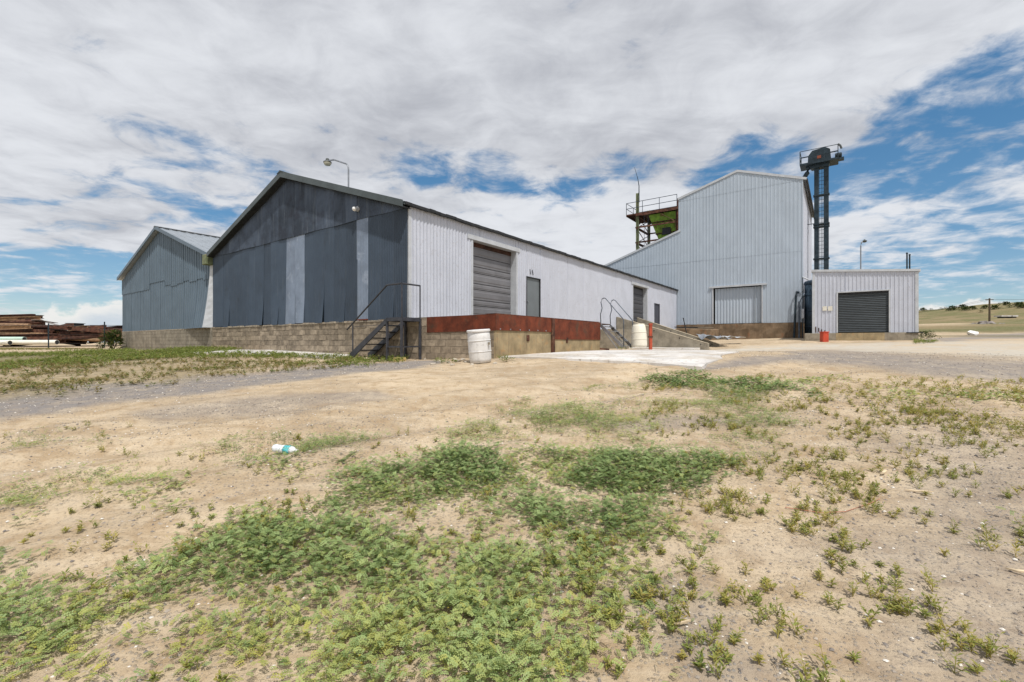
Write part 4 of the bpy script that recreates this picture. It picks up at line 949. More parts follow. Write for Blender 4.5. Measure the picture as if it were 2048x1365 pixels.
for xs, sg in ((SX1, 1), (SX0, -1)):
    mb = MB(); path = corr(SY0, SY0 + SDP, .19, .022, 0, 'trap'); n = len(path)
    for z in (SB - .02, st_(xs) - .1):
        for a, o in path: mb.v.append((xs + sg * (o + .002), a, z))
    for j in range(n - 1): mb.f.append((j, j + 1, n + j + 1, n + j) if sg > 0 else (j + 1, j, n + j, n + j + 1))
    part(mb, 'wall_panel', M_white, sb)
part(MB().box(SX0 - .04, SX0 + .10, SY0 - .07, SY0 + .1, SB - .03, zl_ - .12), 'corner_trim', M_trimw, sb)
part(MB().box(SX1 - .10, SX1 + .04, SY0 - .07, SY0 + .1, SB - .03, zr_ - .12), 'corner_trim', M_trimw, sb)
part(MB().prism([(SX0 - .08, SY0 - .12, zl_ - .10), (SX1 + .12, SY0 - .12, zr_ - .10), (SX1 + .12, SY0 - .12, zr_ + .03), (SX0 - .08, SY0 - .12, zl_ + .03)], (0, SDP + .25, 0)), 'roof', M_trimw, sb)
rd = part(MB().box(QX0 + .02, QX1 - .02, SY0 + .065, SY0 + .08, SB, QZ), 'roller_door', M_core, sb)
ns = 22; hh = (QZ - .12 - SB) / ns
sl_me = MB(); W_ = QX1 - QX0 - .06
prof = [(0, .0), (.25, .022), (.6, .026), (.9, .004), (1, 0)]
for f, o in prof: sl_me.v += [(-W_ / 2, -o, f * hh), (W_ / 2, -o, f * hh)]
for i in range(4): sl_me.f.append((2*i, 2*i+1, 2*i+3, 2*i+2))
slm = mesh_from(sl_me, 'slat', M_roll)
for i in range(ns): inst(slm, 'slat', rd, ((QX0 + QX1) / 2, SY0 + .03, SB + .01 + i * hh))
part(MB().box(QX0 + .02, QX1 - .02, SY0 - .0, SY0 + .05, QZ - .12, QZ - .002), 'door_hood', M_edge, sb)
part(MB().box(QX0 - .07, QX0, SY0 - .075, SY0 + .06, SB, QZ), 'door_jamb', M_trimw, sb); part(MB().box(QX1, QX1 + .07, SY0 - .075, SY0 + .06, SB, QZ), 'door_jamb', M_trimw, sb)
part(MB().box(QX0 - .07, QX1 + .07, SY0 - .08, SY0 + .06, QZ, QZ + .07), 'door_header', M_trimw, sb)
part(MB().box(xpx(1609, SY0 - .3), SX1 + .02, SY0 - .28, SY0 + SDP, 1.2, SB - .03), 'base_slab', M_conc, sb, bevel=.02)
part(MB().box(QX0 - .1, QX1 - .2, SY0 - .287, SY0 - .281, 1.4, SB - .035), 'stained_threshold', M_concy, sb)
part(MB().box(SX1 - .5, SX1 + .2, SY0 - .32, SY0 - .29, SB - .07, SB - .02), 'sill_bar', M_edge, sb)
for i in range(4):
    xx = SX0 + .12 + .15 * i; part(MB().box(xx, xx + .05, SY0 - .068, SY0 - .056, SB + .02 + .05 * (i == 1), SB + .38 - .08 * i), 'rust_hole', M_rustb, sb)
for px_, lb in ((1649.5, 'left one of two faded paper signs on the small shed front'), (1660.5, 'right one of two faded paper signs on the small shed front')):
    x = xpx(px_, SY0 - .08); solo(MB().box(x - .11, x + .11, SY0 - .085, SY0 - .075, zpx(622, x, SY0), zpx(613, x, SY0)), 'paper_sign', M_sign, lb, 'sign', (x, SY0 - .08, zpx(622, x, SY0)))
# red bin
dep = 26.4; X = wpt(1648.5, dep); g = EYE + .02 - .06
t_ = thing('plastic_bin', 'orange-red square bin standing in front of the small white shed', 'bin', (X, dep, g), False)
part(MB().prism([(X - .17, dep - .16, g), (X + .17, dep - .16, g), (X + .17, dep + .16, g), (X - .17, dep + .16, g)], (0, 0, .60)), 'body', M_red, t_, bevel=.03)
part(MB().box(X - .19, X + .19, dep - .18, dep + .18, g + .60, g + .66), 'rim', M_red, t_, bevel=.01)
part(MB().box(X - .15, X + .15, dep - .14, dep + .14, g + .661, g + .665), 'dark_opening', M_edge, t_)
# two vent pipes behind the shed
for px_, pt, lb in ((1814, 508, 'taller of two thin dark pipes above the small shed roof'), (1819.3, 511, 'shorter right one of two thin pipes above the small shed roof')):
    dep = 33; X = wpt(px_, dep); z = EYE + (685 - pt) / FPX * dep
    t_ = thing('vent_pipe', lb, 'pipe', (X, dep, 1.7), False, group='vent pipes behind the shed')
    part(MB().tube([(X, dep, 1.6), (X, dep, z)], .05, 8), 'pipe', M_elev, t_); part(MB().lathe([(.065, 0), (.07, .05), (.03, .10)], (X, dep, z), 8), 'pipe_cap', M_elev, t_)
# far yard lamp
dep = 60; X = wpt(1721.5, dep); z = EYE + (685 - 492) / FPX * dep
t_ = thing('yard_lamp', 'slim distant yard lamp with curved neck behind the small white shed', 'lamp', (X, dep, 2.2), False, group='goose-neck yard lamps')
part(MB().tube([(X, dep, 2.0), (X, dep, z), (X + .08, dep, z + .4), (X + .3, dep, z + .62), (X + .5, dep, z + .7)], .075, 8), 'pole', M_galv, t_)
part(MB().lathe([(.08, .2), (.12, .1), (.28, 0), (.28, -.08), (.15, -.2)], (X + .5, dep, z + .65), 12), 'lamp_head', M_tar, t_)

# ------------------------------------------------------------------ HOPPER TOWER
HY = TY + 3.0; HY2 = TY + 6.1; HX = xpx(1275, HY); HZ = EYE + 12.0; HXR = xpx(1357, HY); HXL = xpx(1254, HY)
ht = thing('hopper_tower', 'rusty steel tower with green hopper and railed deck behind the tall building', 'tower', (HX, HY, 2.0))
topc = zpx(387, HX, HY)
for (x, y, zt) in ((HX, HY, topc), (HX, HY2, HZ + 1.0), (HXR - .1, HY, HZ), (HXR - .1, HY2, HZ)):
    mb = MB().box(x - .12, x + .12, y - .02, y + .02, 2, zt).box(x - .12, x - .09, y - .10, y + .10, 2, zt).box(x + .09, x + .12, y - .10, y + .10, 2, zt)
    part(mb, 'column', M_greenc if zt > HZ + .1 else M_rustb, ht)
part(MB().box(HXL, HXR - .0, HY - .15, HY2 + .3, HZ - .06, HZ), 'deck', M_rustb, ht)
mb = MB()
for y in (HY - .15, HY2 + .3): mb.bar((HX - .1, y, HZ - .17), (HXR, y, HZ - .17), .08, .22)
for k in range(4): x = HX + (HXR - HX) * k / 3; mb.bar((x, HY - .1, HZ - .17), (x, HY2 + .25, HZ - .17), .08, .2)
part(mb, 'deck_beam', M_rustb, ht)
mb = MB()
for y in np.arange(HY - .15, HY2 + .3, .28): mb.bar((HXL, y, HZ - .10), (HX, y, HZ - .10), .04, .06)
mb.bar((HXL, HY - .15, HZ - .1), (HXL, HY2 + .3, HZ - .1), .05, .16); part(mb, 'catwalk_frame', M_rustb, ht)
mb = MB(); p = [(HXR - .1, HY - .15), (HXL, HY - .15), (HXL, HY2 + .3), (HXR - .1, HY2 + .3)]
for a, b in zip(p[:-1], p[1:]):
    for dz in (.54, 1.06): mb.tube([(a[0], a[1], HZ + dz), (b[0], b[1], HZ + dz)], .028, 6)
part(mb, 'guard_rail', M_stairb, ht)
for a, b, n in ((p[0], p[1], 3), (p[1], p[2], 2), (p[2], p[3], 3)):
    for k in range(n + 1):
        f = k / n; part(MB().tube([(a[0] + (b[0]-a[0])*f, a[1] + (b[1]-a[1])*f, HZ), (a[0] + (b[0]-a[0])*f, a[1] + (b[1]-a[1])*f, HZ + 1.06)], .028, 6), 'rail_post', M_stairb, ht)
for z in (HZ - 1.3, HZ - 2.7, HZ - 4.1, HZ - 5.5):
    mb = MB(); mb.bar((HX - .2, HY, z), (HXR, HY, z), .08, .14); mb.bar((HX, HY - .2, z - .1), (HX, HY2 + .1, z - .1), .10, .20); mb.bar((HX, HY2, z), (HXR, HY2, z), .08, .12); part(mb, 'cross_beam', M_rustb, ht)
mb = MB()
for k, z in enumerate((HZ - 1.4, HZ - 2.8, HZ - 4.2)):
    mb.bar((HX, HY, z + 1.3), (HX, HY2, z + .1), .05, .05); mb.bar((HX, HY2, z + 1.3), (HX, HY, z + .1), .05, .05)
part(mb, 'brace', M_rustb, ht)
# hopper: inverted frustum
hx0, hx1, hy0, hy1 = HX + 1.0, HXR + .1, HY + .1, HY2
def frust(x0, x1, y0, y1, zt, X0_, X1_, Y0_, Y1_, zb):
    m = MB(); m.v = [(x0,y0,zt),(x1,y0,zt),(x1,y1,zt),(x0,y1,zt),(X0_,Y0_,zb),(X1_,Y0_,zb),(X1_,Y1_,zb),(X0_,Y1_,zb)]
    m.f = [(0,1,2,3),(4,7,6,5),(0,4,5,1),(1,5,6,2),(2,6,7,3),(3,7,4,0)]; return m
hp = part(frust(hx0, hx1, hy0, hy1, HZ - .3, hx0 + .95, hx1 - .5, hy0 + .8, hy1 - .8, HZ - 3.2), 'hopper', M_green, ht)
for f in (.25, .6, .9):
    z = HZ - .3 - 2.9 * f; a = .95 * f; b = .5 * f; c_ = .8 * f
    mb = MB(); q = [(hx0 + a - .03, hy0 + c_ - .03), (hx1 - b + .03, hy0 + c_ - .03), (hx1 - b + .03, hy1 - c_ + .03), (hx0 + a - .03, hy1 - c_ + .03)]
    for i in range(4): mb.bar((*q[i], z), (*q[(i + 1) % 4], z), .06, .09)
    part(mb, 'hopper_band', M_rustb, hp)
part(MB().box(hx0 + 1.15, hx0 + 1.9, hy0 + .35, hy0 + .5, HZ - 2.2, HZ - 1.5), 'hopper_hatch', M_edge, hp)
part(MB().bar((hx0 + 1.1, hy0 - .05, HZ - .3), (hx1, hy0 - .02, HZ - 1.5), .05, .05), 'conduit', M_rustt, ht)
part(MB().box(HXR - .12, HXR + .2, HY - .1, HY + .3, HZ - 3, HZ + .7), 'end_panel', M_rustb, ht)
mb = MB()
for s_ in (-.18, .18): mb.tube([(HX + .75 + s_, HY + .2, 7), (HX + .75 + s_, HY + .2, HZ)], .02, 5)
for k in range(16): mb.tube([(HX + .57, HY + .2, 7 + k * .35), (HX + .93, HY + .2, 7 + k * .35)], .014, 5)
part(mb, 'ladder', M_stairb, ht)
xq = xpx(1278, HY); part(MB().tube([(xq, HY, zpx(405, xq, HY)), (xq, HY, zpx(372, xq, HY)), (xpx(1275.5, HY), HY, zpx(357, xq, HY)), (xpx(1269, HY), HY, zpx(333, xq, HY))], .055, 6, r1=.015), 'bent_mast', M_elev, ht)

# ------------------------------------------------------------------ BUCKET ELEVATOR
ED = 36.0; exl, eyl = tol(wpt(1643.5, ED), ED)
el = thing('bucket_elevator', 'tall dark twin-trunk grain elevator leg with railed head platform', 'elevator leg', (exl, eyl, 2.0))
EPZ = EYE + (685 - 329) / FPX * ED
x_l, x_r = xpx(1633.2, eyl), xpx(1652.5, eyl)
for x, w in ((x_l, .16), (x_r, .165)): part(MB().box(x - w, x + w, eyl - .18, eyl + .18, 2.0, EPZ + .3), 'trunk', M_elev, el, bevel=.01)
mb = MB(); xa, xb3 = x_l + .22, x_r - .22
for s_ in (xa, (xa + xb3) / 2, xb3): mb.tube([(s_, eyl - .1, 4), (s_, eyl - .1, EPZ)], .018, 5)
part(mb, 'ladder_rail', M_elev, el)
z = 5.0
while z < EPZ: 
    part(MB().tube([(xa - .06, eyl - .1, z), (xb3 + .06, eyl - .1, z)], .016, 5), 'rung', M_elev, el); z += .30
for py_ in (391, 449, 454, 518):
    z = EYE + (685 - py_) / FPX * ED; part(MB().box(x_l - .22, x_r + .22, eyl - .24, eyl + .24, z - .04, z + .05), 'flange', M_elev, el)
px0, px1 = xpx(1600, eyl - .7), xpx(1676, eyl - .7); y0, y1 = eyl - .7, eyl + .7
part(MB().box(px0, px1, y0, y1, EPZ - .05, EPZ), 'platform', M_elev, el)
mb = MB()
for a, b in (((px0, y0), (px1, y0)), ((px0, y0), (px0, y1)), ((px1, y0), (px1, y1)), ((px0, y1), (px1, y1))):
    mb.bar((*a, EPZ + .04), (*b, EPZ + .04), .03, .14)
    for dz in (.55, 1.08): mb.tube([(*a, EPZ + dz), (*b, EPZ + dz)], .025, 6)
part(mb, 'guard_rail', M_elev, el)
for a in ((px0, y0), (px1, y0), (px0, y1), (px1, y1), ((px0 + px1) / 2 + .35, y0), ((px0 + px1) / 2 + .35, y1)): part(MB().tube([(*a, EPZ), (*a, EPZ + 1.08)], .028, 6), 'rail_post', M_elev, el)
hc = (x_l + x_r) / 2 - .15
prof = [(hc - .75, EPZ + .05), (hc - .72, EPZ + .75), (hc - .45, EPZ + 1.12), (hc + .40, EPZ + 1.22), (hc + .72, EPZ + 1.0), (hc + .80, EPZ + .05), (hc + .6, EPZ - .3), (hc - .5, EPZ - .3)]
hd = part(MB().prism([(x, eyl - .35, z) for x, z in prof], (0, .7, 0)), 'head_housing', M_elev, el, bevel=.03)
part(MB().box(hc - .12, hc + .14, eyl - .365, eyl - .352, EPZ + .40, EPZ + .62), 'inspection_door', M_elevr, hd)
part(MB().tube([(hc - .62, eyl, EPZ + .3), (hc - .72, eyl - .05, EPZ - .15), (hc - .78, eyl - .1, EPZ - .5), (hc - .98, eyl - .1, EPZ - .85)], .17, 10), 'discharge_spout', M_elev, el)
part(MB().lathe([(.14, -.22), (.2, -.18), (.2, .18), (.14, .22)], (hc + 1.25, eyl - .2, EPZ + .38), 12, Matrix.Rotation(R(90), 4, 'Y')), 'motor', M_elev, el)
part(MB().box(hc + .95, hc + 1.6, eyl - .35, eyl + .1, EPZ + .0, EPZ + .17), 'motor_mount', M_elev, el)
part(MB().tube([(px1, y0, EPZ + 1.1), (px1 + .14, y0, EPZ + .95), (px1 + .22, y0, EPZ + .7)], .07, 6), 'beacon_light', M_tar, el)
part(MB().bar((x_l - 1.0, eyl, EYE + (685 - 446) / FPX * ED), (x_l, eyl, EYE + (685 - 446) / FPX * ED), .05, .05), 'tie_bar', M_elev, el)

# ------------------------------------------------------------------ LEFT: scrap stacks, pipes, fence
def hbeam(L_, s, kind, m):
    mb = MB()
    if kind == 0: mb.box(-L_/2, L_/2, -s/2, s/2, 0, s)
    elif kind == 1: mb.tube([(-L_/2, 0, s/2), (L_/2, 0, s/2)], s / 2, 10)
    else: mb.box(-L_/2, L_/2, -s/2, s/2, 0, s*.14).box(-L_/2, L_/2, -s*.07, s*.07, s*.14, s*.86).box(-L_/2, L_/2, -s/2, s/2, s*.86, s)
    return mesh_from(mb, 'rusty_beam', m)
beams = {(L_, k, c): hbeam(L_, .34, k, M_rustb if c else M_rustt) for L_ in (4, 7, 10) for k in (0, 1, 2) for c in (0, 1)}
r_ = random.Random(5)
def beam(pxr, py, dep, L_, k, c, ang, tilt, label, group='rusty steel stacked beyond the yard fence'):
    X = wpt(pxr, dep) - L_ / 2; z = EYE - (py - 685) / FPX * dep
    o = bpy.data.objects.new('rusty_beam', beams[(L_, k, c)]); COL.objects.link(o); o.location = (X, dep, z); o.rotation_euler = (0, tilt, ang); setp(o, label, 'steel beam', group)
# rows: right-hand end column, bottom row
rows = [(82, 637, 44, 1), (80, 643, 43.6, 1), (78, 650, 43.2, 1), (96, 657, 42, 1), (99, 664, 41.6, 1), (104, 671, 41.2, 1), (118, 678, 40.8, 1), (128, 684, 40.4, 1), (60, 660, 41.0, 0), (70, 654, 42.4, 0)]
for i, (pr, py, dep, c) in enumerate(rows):
    tan_l = ('lower', 'upper')[i - 8] if i > 7 else ''
    for q in range(3 if c else 1):
        k = r_.randrange(3); L_ = 10 if c and q != 1 else 7
        beam(pr + r_.uniform(-9, 5), py + r_.uniform(-1, 1), dep + q * .6 - .6, L_, k, 1 if r_.random() < .75 and c else 0, r_.uniform(-.12, .12), r_.uniform(-.035, .03),
             f'rusty brown steel beam, {ORD[i]} layer down in the tall stack at far left' if c else f'{tan_l} of two pale tan steel beams lying across the tall rusty stack', None if not c else 'rusty steel stacked beyond the yard fence')
for i in range(60):
    pr = r_.uniform(130, 262); h = 668 + r_.uniform(-6, 20) * (1 if pr < 190 else .7); L_ = r_.choice((4, 4, 7)); 
    if pr > 190: h = max(h, 664)
    beam(pr, h, 43 + r_.uniform(-2, 3), L_, r_.randrange(3), 0 if r_.random() < .22 else 1, r_.uniform(-.5, .5), r_.uniform(-.11, .11), 'short rusty steel length in the low scrap heap left of the blue-grey warehouse', 'low heap of rusty steel lengths')
for i in range(24):
    beam(r_.uniform(225, 285), r_.uniform(661, 684), 45 + r_.uniform(-1.5, 1.5), 4, r_.randrange(3), 0 if r_.random() < .2 else 1, r_.uniform(-.6, .6), r_.uniform(-.12, .12), 'short rusty steel length in the low scrap heap left of the blue-grey warehouse', 'low heap of rusty steel lengths')
for i in range(5):
    beam(262 + i * 14, 672 + (i % 3) * 5, 46 + i * .3, 7, r_.randrange(3), 1, r_.uniform(-.1, .1), 0, 'short rusty steel length in the low scrap heap left of the blue-grey warehouse', 'low heap of rusty steel lengths')
# curved sheet
mb = MB(); dep = 42
pa = [(wpt(82 + 60 * t, dep), EYE + (685 - (641 - 2 * math.sin(t * 3) + 18 * t ** 2)) / FPX * dep) for t in [i / 12 for i in range(13)]]
for i in range(12):
    (xa, za), (xb4, zb4) = pa[i], pa[i + 1]; mb.prism([(xa, dep - .9, za), (xb4, dep - .9, zb4), (xb4, dep - .9, zb4 - .04), (xa, dep - .9, za - .04)], (0, 1.8, -.45 if i > 2 else -.2))
solo(mb, 'curved_sheet', M_rubble, 'grey arched metal sheet lying over the scrap heap', 'sheet metal', (pa[0][0], dep, 2.5), False)
def boxmachine(pc, y0_, y1_, w, dep, label, m1, m2):
    X = wpt(pc, dep); z0 = EYE + (685 - y1_) / FPX * dep; z1 = EYE + (685 - y0_) / FPX * dep; ww = w / FPX * dep
    t = thing('scrap_machine', label, 'machine', (X, dep, z0), False)
    part(MB().box(X - ww / 2, X + ww / 2, dep - .5, dep + .5, z0 - .6, z1), 'cabin', m1, t, bevel=.05)
    part(MB().box(X - ww * .05, X + ww * .4, dep - .51, dep - .49, z0 + .1, z1 - .12), 'side_panel', m2, t)
    part(MB().box(X - ww * .6, X + ww * .55, dep - .55, dep + .55, z1 + .0, z1 + .05), 'roof', m1, t)
boxmachine(151, 648, 657, 17, 44, 'dark boxy scrap machine with tan side panel on the heap', M_edge, M_rustt)
boxmachine(196, 652, 661, 13, 44, 'small blue-grey scrap machine between the fence posts', M_tank, M_sheet)
for px_, py_, dep, L_, m, lb in ((49, 682, 38, 9, M_pipeg, 'pale green pipe lying below the rusty stack at the far left'), (114, 688.5, 37, 11, M_pipew, 'long cream pipe on the ground nearest the fence at the far left'), (20, 689.5, 36.6, 7, M_pipew, 'short cream pipe half under the pale green pipe')):
    X = wpt(px_, dep); z = EYE - (py_ - 685) / FPX * dep + .14
    t_ = thing('plastic_pipe', lb, 'pipe', (X - L_ / 2, dep, z), False)
    part(MB().tube([(X - L_, dep + .5, z), (X, dep, z)], .19, 14), 'pipe', m, t_, smooth=False); part(MB().lathe([(.165, 0), (.165, .01)], (X + .003, dep, z), 14, Matrix.Rotation(R(90), 4, 'Y')), 'pipe_bore', M_edge, t_)
# wire fence
fn = thing('wire_fence', 'thin wire fence with dark metal posts in front of the rusty scrap', 'fence', (wpt(97, 36), 36, 1.0), False)
posts = [(-150, 35.5), (-20, 35.7), (97, 36), (209, 36.3), (330, 37)]
for px_, dep in posts:
    X = wpt(px_, dep); g = g1(X, dep); part(MB().tube([(X, dep, g - .2), (X, dep, EYE + (38 if px_ != 209 else 41) / FPX * dep)], .045, 6), 'post', M_elev, fn)
for (a, da), (b, db_) in zip(posts[:-1], posts[1:]):
    for k, dz in enumerate((1.36, 1.0, .65, .3, -.05)):
        z0, z1 = EYE + dz, EYE + dz; part(MB().tube([(wpt(a, da), da, z0), ((wpt(a, da) + wpt(b, db_)) / 2, (da + db_) / 2, z0 - .03), (wpt(b, db_), db_, z1)], .02 if k == 0 else .009, 4), 'wire', M_wire, fn)

# ------------------------------------------------------------------ RIGHT: utility pole, wires, rubble
def utility(px_, ptop, dep, label):
    X = wpt(px_, dep); g = g1(X, dep); z = EYE + (685 - ptop) / FPX * dep
    t = thing('utility_pole', label, 'utility pole', (X, dep, g), False)
    part(MB().tube([(X, dep, g - .5), (X, dep, z)], .28, 8, r1=.2), 'pole', M_bark, t); part(MB().box(X - 1.1, X + 1.1, dep - .1, dep + .1, z - .5, z - .3), 'crossarm', M_bark, t); return X, z
X1, z1 = utility(1979, 597, 130, 'brown wooden utility pole standing before the scrubby hill at the right')
w_ = thing('overhead_wire', 'thin overhead wires crossing the sky at the right utility pole', 'wire', (X1, 130, z1), False)
for s_ in (-.9, .9):
    pts = [(wpt(1700, 170) , 170, z1 - 1.5)] + [(wpt(1700, 170) * (1 - t) + (X1 + s_) * t, 170 - 40 * t, z1 - .3 - 1.2 * (1 - t) - 2.2 * math.sin(math.pi * t)) for t in (.25, .5, .75, 1)]
    part(MB().tube(pts, .035, 4), 'wire', M_wire, w_)
    pts = [((X1 + s_) * (1 - t) + (X1 + 75) * t, 130 - 25 * t, z1 - .3 + 1.0 * t - 1.5 * math.sin(math.pi * t)) for t in (0, .25, .5, .75, 1)]
    part(MB().tube(pts, .035, 4), 'wire', M_wire, w_)
def rock_mesh(seed, s=1, m=M_stone, squash=.6):
    r = random.Random(seed); mb = MB(); t = (1 + 5 ** .5) / 2
    vs = [(-1,t,0),(1,t,0),(-1,-t,0),(1,-t,0),(0,-1,t),(0,1,t),(0,-1,-t),(0,1,-t),(t,0,-1),(t,0,1),(-t,0,-1),(-t,0,1)]
    for v in vs: k = r.uniform(.65, 1.15) * s / 1.9; mb.v.append((v[0]*k, v[1]*k*r.uniform(.7, 1), v[2]*k*squash))
    mb.f = [(0,11,5),(0,5,1),(0,1,7),(0,7,10),(0,10,11),(1,5,9),(5,11,4),(11,10,2),(10,7,6),(7,1,8),(3,9,4),(3,4,2),(3,2,6),(3,6,8),(3,8,9),(4,9,5),(2,4,11),(6,2,10),(8,6,7),(9,8,1)]
    return mesh_from(mb, 'stone', m)
RKS = [rock_mesh(i) for i in range(5)]; RKG = [rock_mesh(i + 9, m=M_rubble) for i in range(4)]
# rubble heap at right (joined)
mb = MB(); dep = 62
for i in range(60):
    px_ = 1960 + random.gauss(8, 16) * 1.1; X = wpt(px_, dep); Y = dep + random.uniform(-1.5, 1.5); h = max(0, 1 - abs(px_ - 1975) / 42) * .9
    me = RKG[i % 4]; s_ = random.uniform(.3, .8); o3 = len(mb.v); z = EYE + (685 - 655) / FPX * dep - .1 + random.uniform(0, h) * .8
    for v in me.vertices: mb.v.append((X + v.co.x * s_, Y + v.co.y * s_, z + v.co.z * s_))
    for p in me.polygons: mb.f.append(tuple(o3 + q for q in p.vertices))
solo(mb, 'rubble_heap', M_rubble, 'low grey heap of rubble on the dry ground near the right edge', 'rubble', (wpt(1975, dep), dep, 3.0), False, kind='stuff')
dep = 40; X = wpt(1947, dep); o = bpy.data.objects.new('plastic_bag', rock_mesh(44, .55, M_bag)); COL.objects.link(o); o.location = (X, dep, g1(X, dep) + .12); setp(o, 'white plastic bag lying on the dirt below the rubble heap', 'bag')
for px_, w, lb in ((2006, 1.5, 'flat pale concrete remnant on the slope right of the utility pole'), (2022, .9, 'smaller pale concrete remnant at the foot of the hill near the right edge')):
    dep = 125; X = wpt(px_, dep); g = EYE + (685 - 634) / FPX * dep
    t_ = thing('concrete_remnant', lb, 'ruin', (X, dep, g), False)
    part(MB().box(X - w, X + w, dep - 1, dep + 1, g, g + .35), 'slab', M_pad, t_); part(MB().box(X - w * .5, X + w * .7, dep - .8, dep + .8, g - .35, g), 'footing', M_edge, t_)
# stones near the white drum
for i, (px_, py_) in enumerate(sorted([(910, 719), (918, 724), (925, 722), (932, 726), (897, 727), (905, 730), (880, 724), (990, 728), (866, 729), (945, 729), (850, 722)])):
    X, Y = gpx(px_, py_); o = bpy.data.objects.new('stone', RKS[i % 5]); COL.objects.link(o); s_ = random.uniform(.05, .10); o.scale = (s_, s_, s_); o.location = (X, Y, g1(X, Y) + .01); o.rotation_euler = (0, 0, random.random() * 6)
    setp(o, f'{ORD[i]} small pale broken stone counted from the left near the scuffed white drum', 'stone', 'pale stones by the white drum')

# ------------------------------------------------------------------ LITTER
X, Y = gpx(570, 905); g = g1(X, Y) + .045
t_ = thing('plastic_bottle', 'crushed clear plastic bottle with turquoise label lying in the weeds', 'bottle', (X, Y, g), False); t_.rotation_euler = (0, R(3), R(-12))
mt = Matrix.Rotation(R(90), 4, 'Y')
part(MB().lathe([(.02, -.13), (.038, -.12), (.041, -.09), (.036, -.075), (.041, -.06), (.037, -.04), (.041, -.02), (.040, 0)], (X, Y, g), 16, mt), 'body', M_bottle, t_, smooth=True)
part(MB().lathe([(.0415, .0), (.0415, .065)], (X, Y, g), 16, mt), 'label_wrap', M_label, t_, smooth=True)
part(MB().lathe([(.040, .065), (.036, .09), (.014, .115), (.013, .125)], (X, Y, g), 16, mt), 'neck', M_bottle, t_, smooth=True)
part(MB().lathe([(.017, .125), (.017, .14)], (X, Y, g), 12, mt), 'cap', M_bag, t_)
sticks = [(1838, 985, .22, -.5, 'pale wood splinter lying on sand at the right'), (1373, 1195, .13, 1.3, 'flat bleached wood chip standing out near the lower middle'), (1365, 1256, .10, 0.05, 'thin pale straw lying flat near the lower middle'), (1768, 950, .18, .6, 'pale bent stick on the gravel at the right'), (1410, 967, .10, .1, 'short pale chip right of the dark weed mat'), (2036, 1146, .12, -.8, 'bleached wood chip at the right edge of the picture'), (592, 822, .12, 1.0, 'small pale scrap of wood on the gravel at the left')]
for px_, py_, l, an, lb in sticks:
    X, Y = gpx(px_, py_); g = g1(X, Y) + .012; l *= .75; w = .011 if 'straw' not in lb else .003
    dx, dy = l / 2 * math.cos(an), l / 2 * math.sin(an)
    mb = MB().prism([(X - dx, Y - dy, g), (X - dx * .2, Y - dy * .2 - w, g), (X + dx, Y + dy - w * .3, g + .01), (X + dx * .8, Y + dy + w, g + .01), (X - dx * .6, Y - dy * .6 + w, g)], (0, 0, .008))
    solo(mb, 'wood_chip', M_woodl, lb, 'wood chip', (X, Y, g), False)
pts = []
for px_, py_ in ((1570, 1022), (1640, 1034), (1690, 1030), (1740, 1012), (1760, 1000)):
    X, Y = gpx(px_, py_); pts.append((X, Y, g1(X, Y) + .012))
solo(MB().tube(pts, .0022, 5), 'cable', M_cable, 'thin red cable snaking over the sand at the right', 'cable', pts[0], False)

# ------------------------------------------------------------------ VEGETATION
G_EL = [  # creeping mats: cx, cy, rx, ry, density, tone (0 dark green .. 1 pale / yellow)
 (930,950,125,52,1.5,.1),(1260,945,165,58,1.5,.1),(1140,1050,150,62,1.4,.15),(770,985,115,38,1.1,.3),(1150,845,80,30,1.1,.4),(985,868,80,22,.9,.5),(1200,890,95,28,.8,.8),
 (900,1190,210,120,1.3,.5),(880,1300,230,80,1.1,.5),(640,1110,220,70,1.25,.2),(430,1150,210,60,1.0,.3),(480,1240,210,60,.75,.6),(420,1320,220,50,.6,.7),(40,1250,120,75,1.1,.5),(60,1330,110,50,.7,.9),
 (1010,1340,260,60,1.4,.6),(640,890,60,16,1.2,.2),(500,905,95,24,.9,.5),(735,882,52,12,1.0,.2),(1370,765,60,18,1.2,.1),(1510,785,95,20,1.2,.15),(1450,772,120,14,.5,.4),(720,942,55,24,.9,.6),
 (1060,960,120,40,.8,.9),(1530,848,50,16,.9,.3),(1040,820,30,10,.6,.4),(240,960,120,30,.5,.6),(40,1000,70,50,.7,.5),(40,1140,60,24,.7,.4),(300,1010,60,16,.4,.6),(1330,810,110,14,.6,.7),(1210,808,40,8,.5,.4),
 (1400,1080,60,30,.5,.6),(1120,1130,120,60,.8,.5),(1240,1190,90,110,.55,.7),(1500,880,60,20,.5,.5),(1830,790,120,10,.4,.8),(1980,795,110,12,.6,.7),(120,885,110,12,.5,.6),(560,938,120,18,.35,.8),(1000,1060,200,60,.55,.6),
 (1650,760,60,10,.35,.6),(1290,772,40,8,.35,.5),(1190,775,40,8,.3,.5),(1300,1290,90,70,.4,.8),(1340,920,110,40,.6,.4),(190,1200,130,60,.45,.7)]
def cross_frame(px, py): return (px > -60) & (px < 2110) & (py > 600) & (py < 1480)
G_EL += [(1010,900,110,22,1.0,.4),(1150,840,110,30,1.1,.4),(1080,1000,170,34,.9,.35),(850,960,150,34,1.1,.2),(1170,905,120,24,.9,.7),(1400,925,90,28,.8,.4),(700,1000,90,26,1.0,.3),(1450,820,80,22,.6,.5),(700,1060,120,30,.9,.5),(560,1075,150,36,1.0,.4),(1110,935,60,22,.7,.8),(980,1010,110,26,.8,.4),(600,893,140,16,.9,.3),(900,905,60,14,.5,.6),(1290,1060,90,30,.8,.5),(1180,1250,120,90,.7,.8),(1280,840,60,16,.5,.7),(700,1340,200,50,.9,.7)]
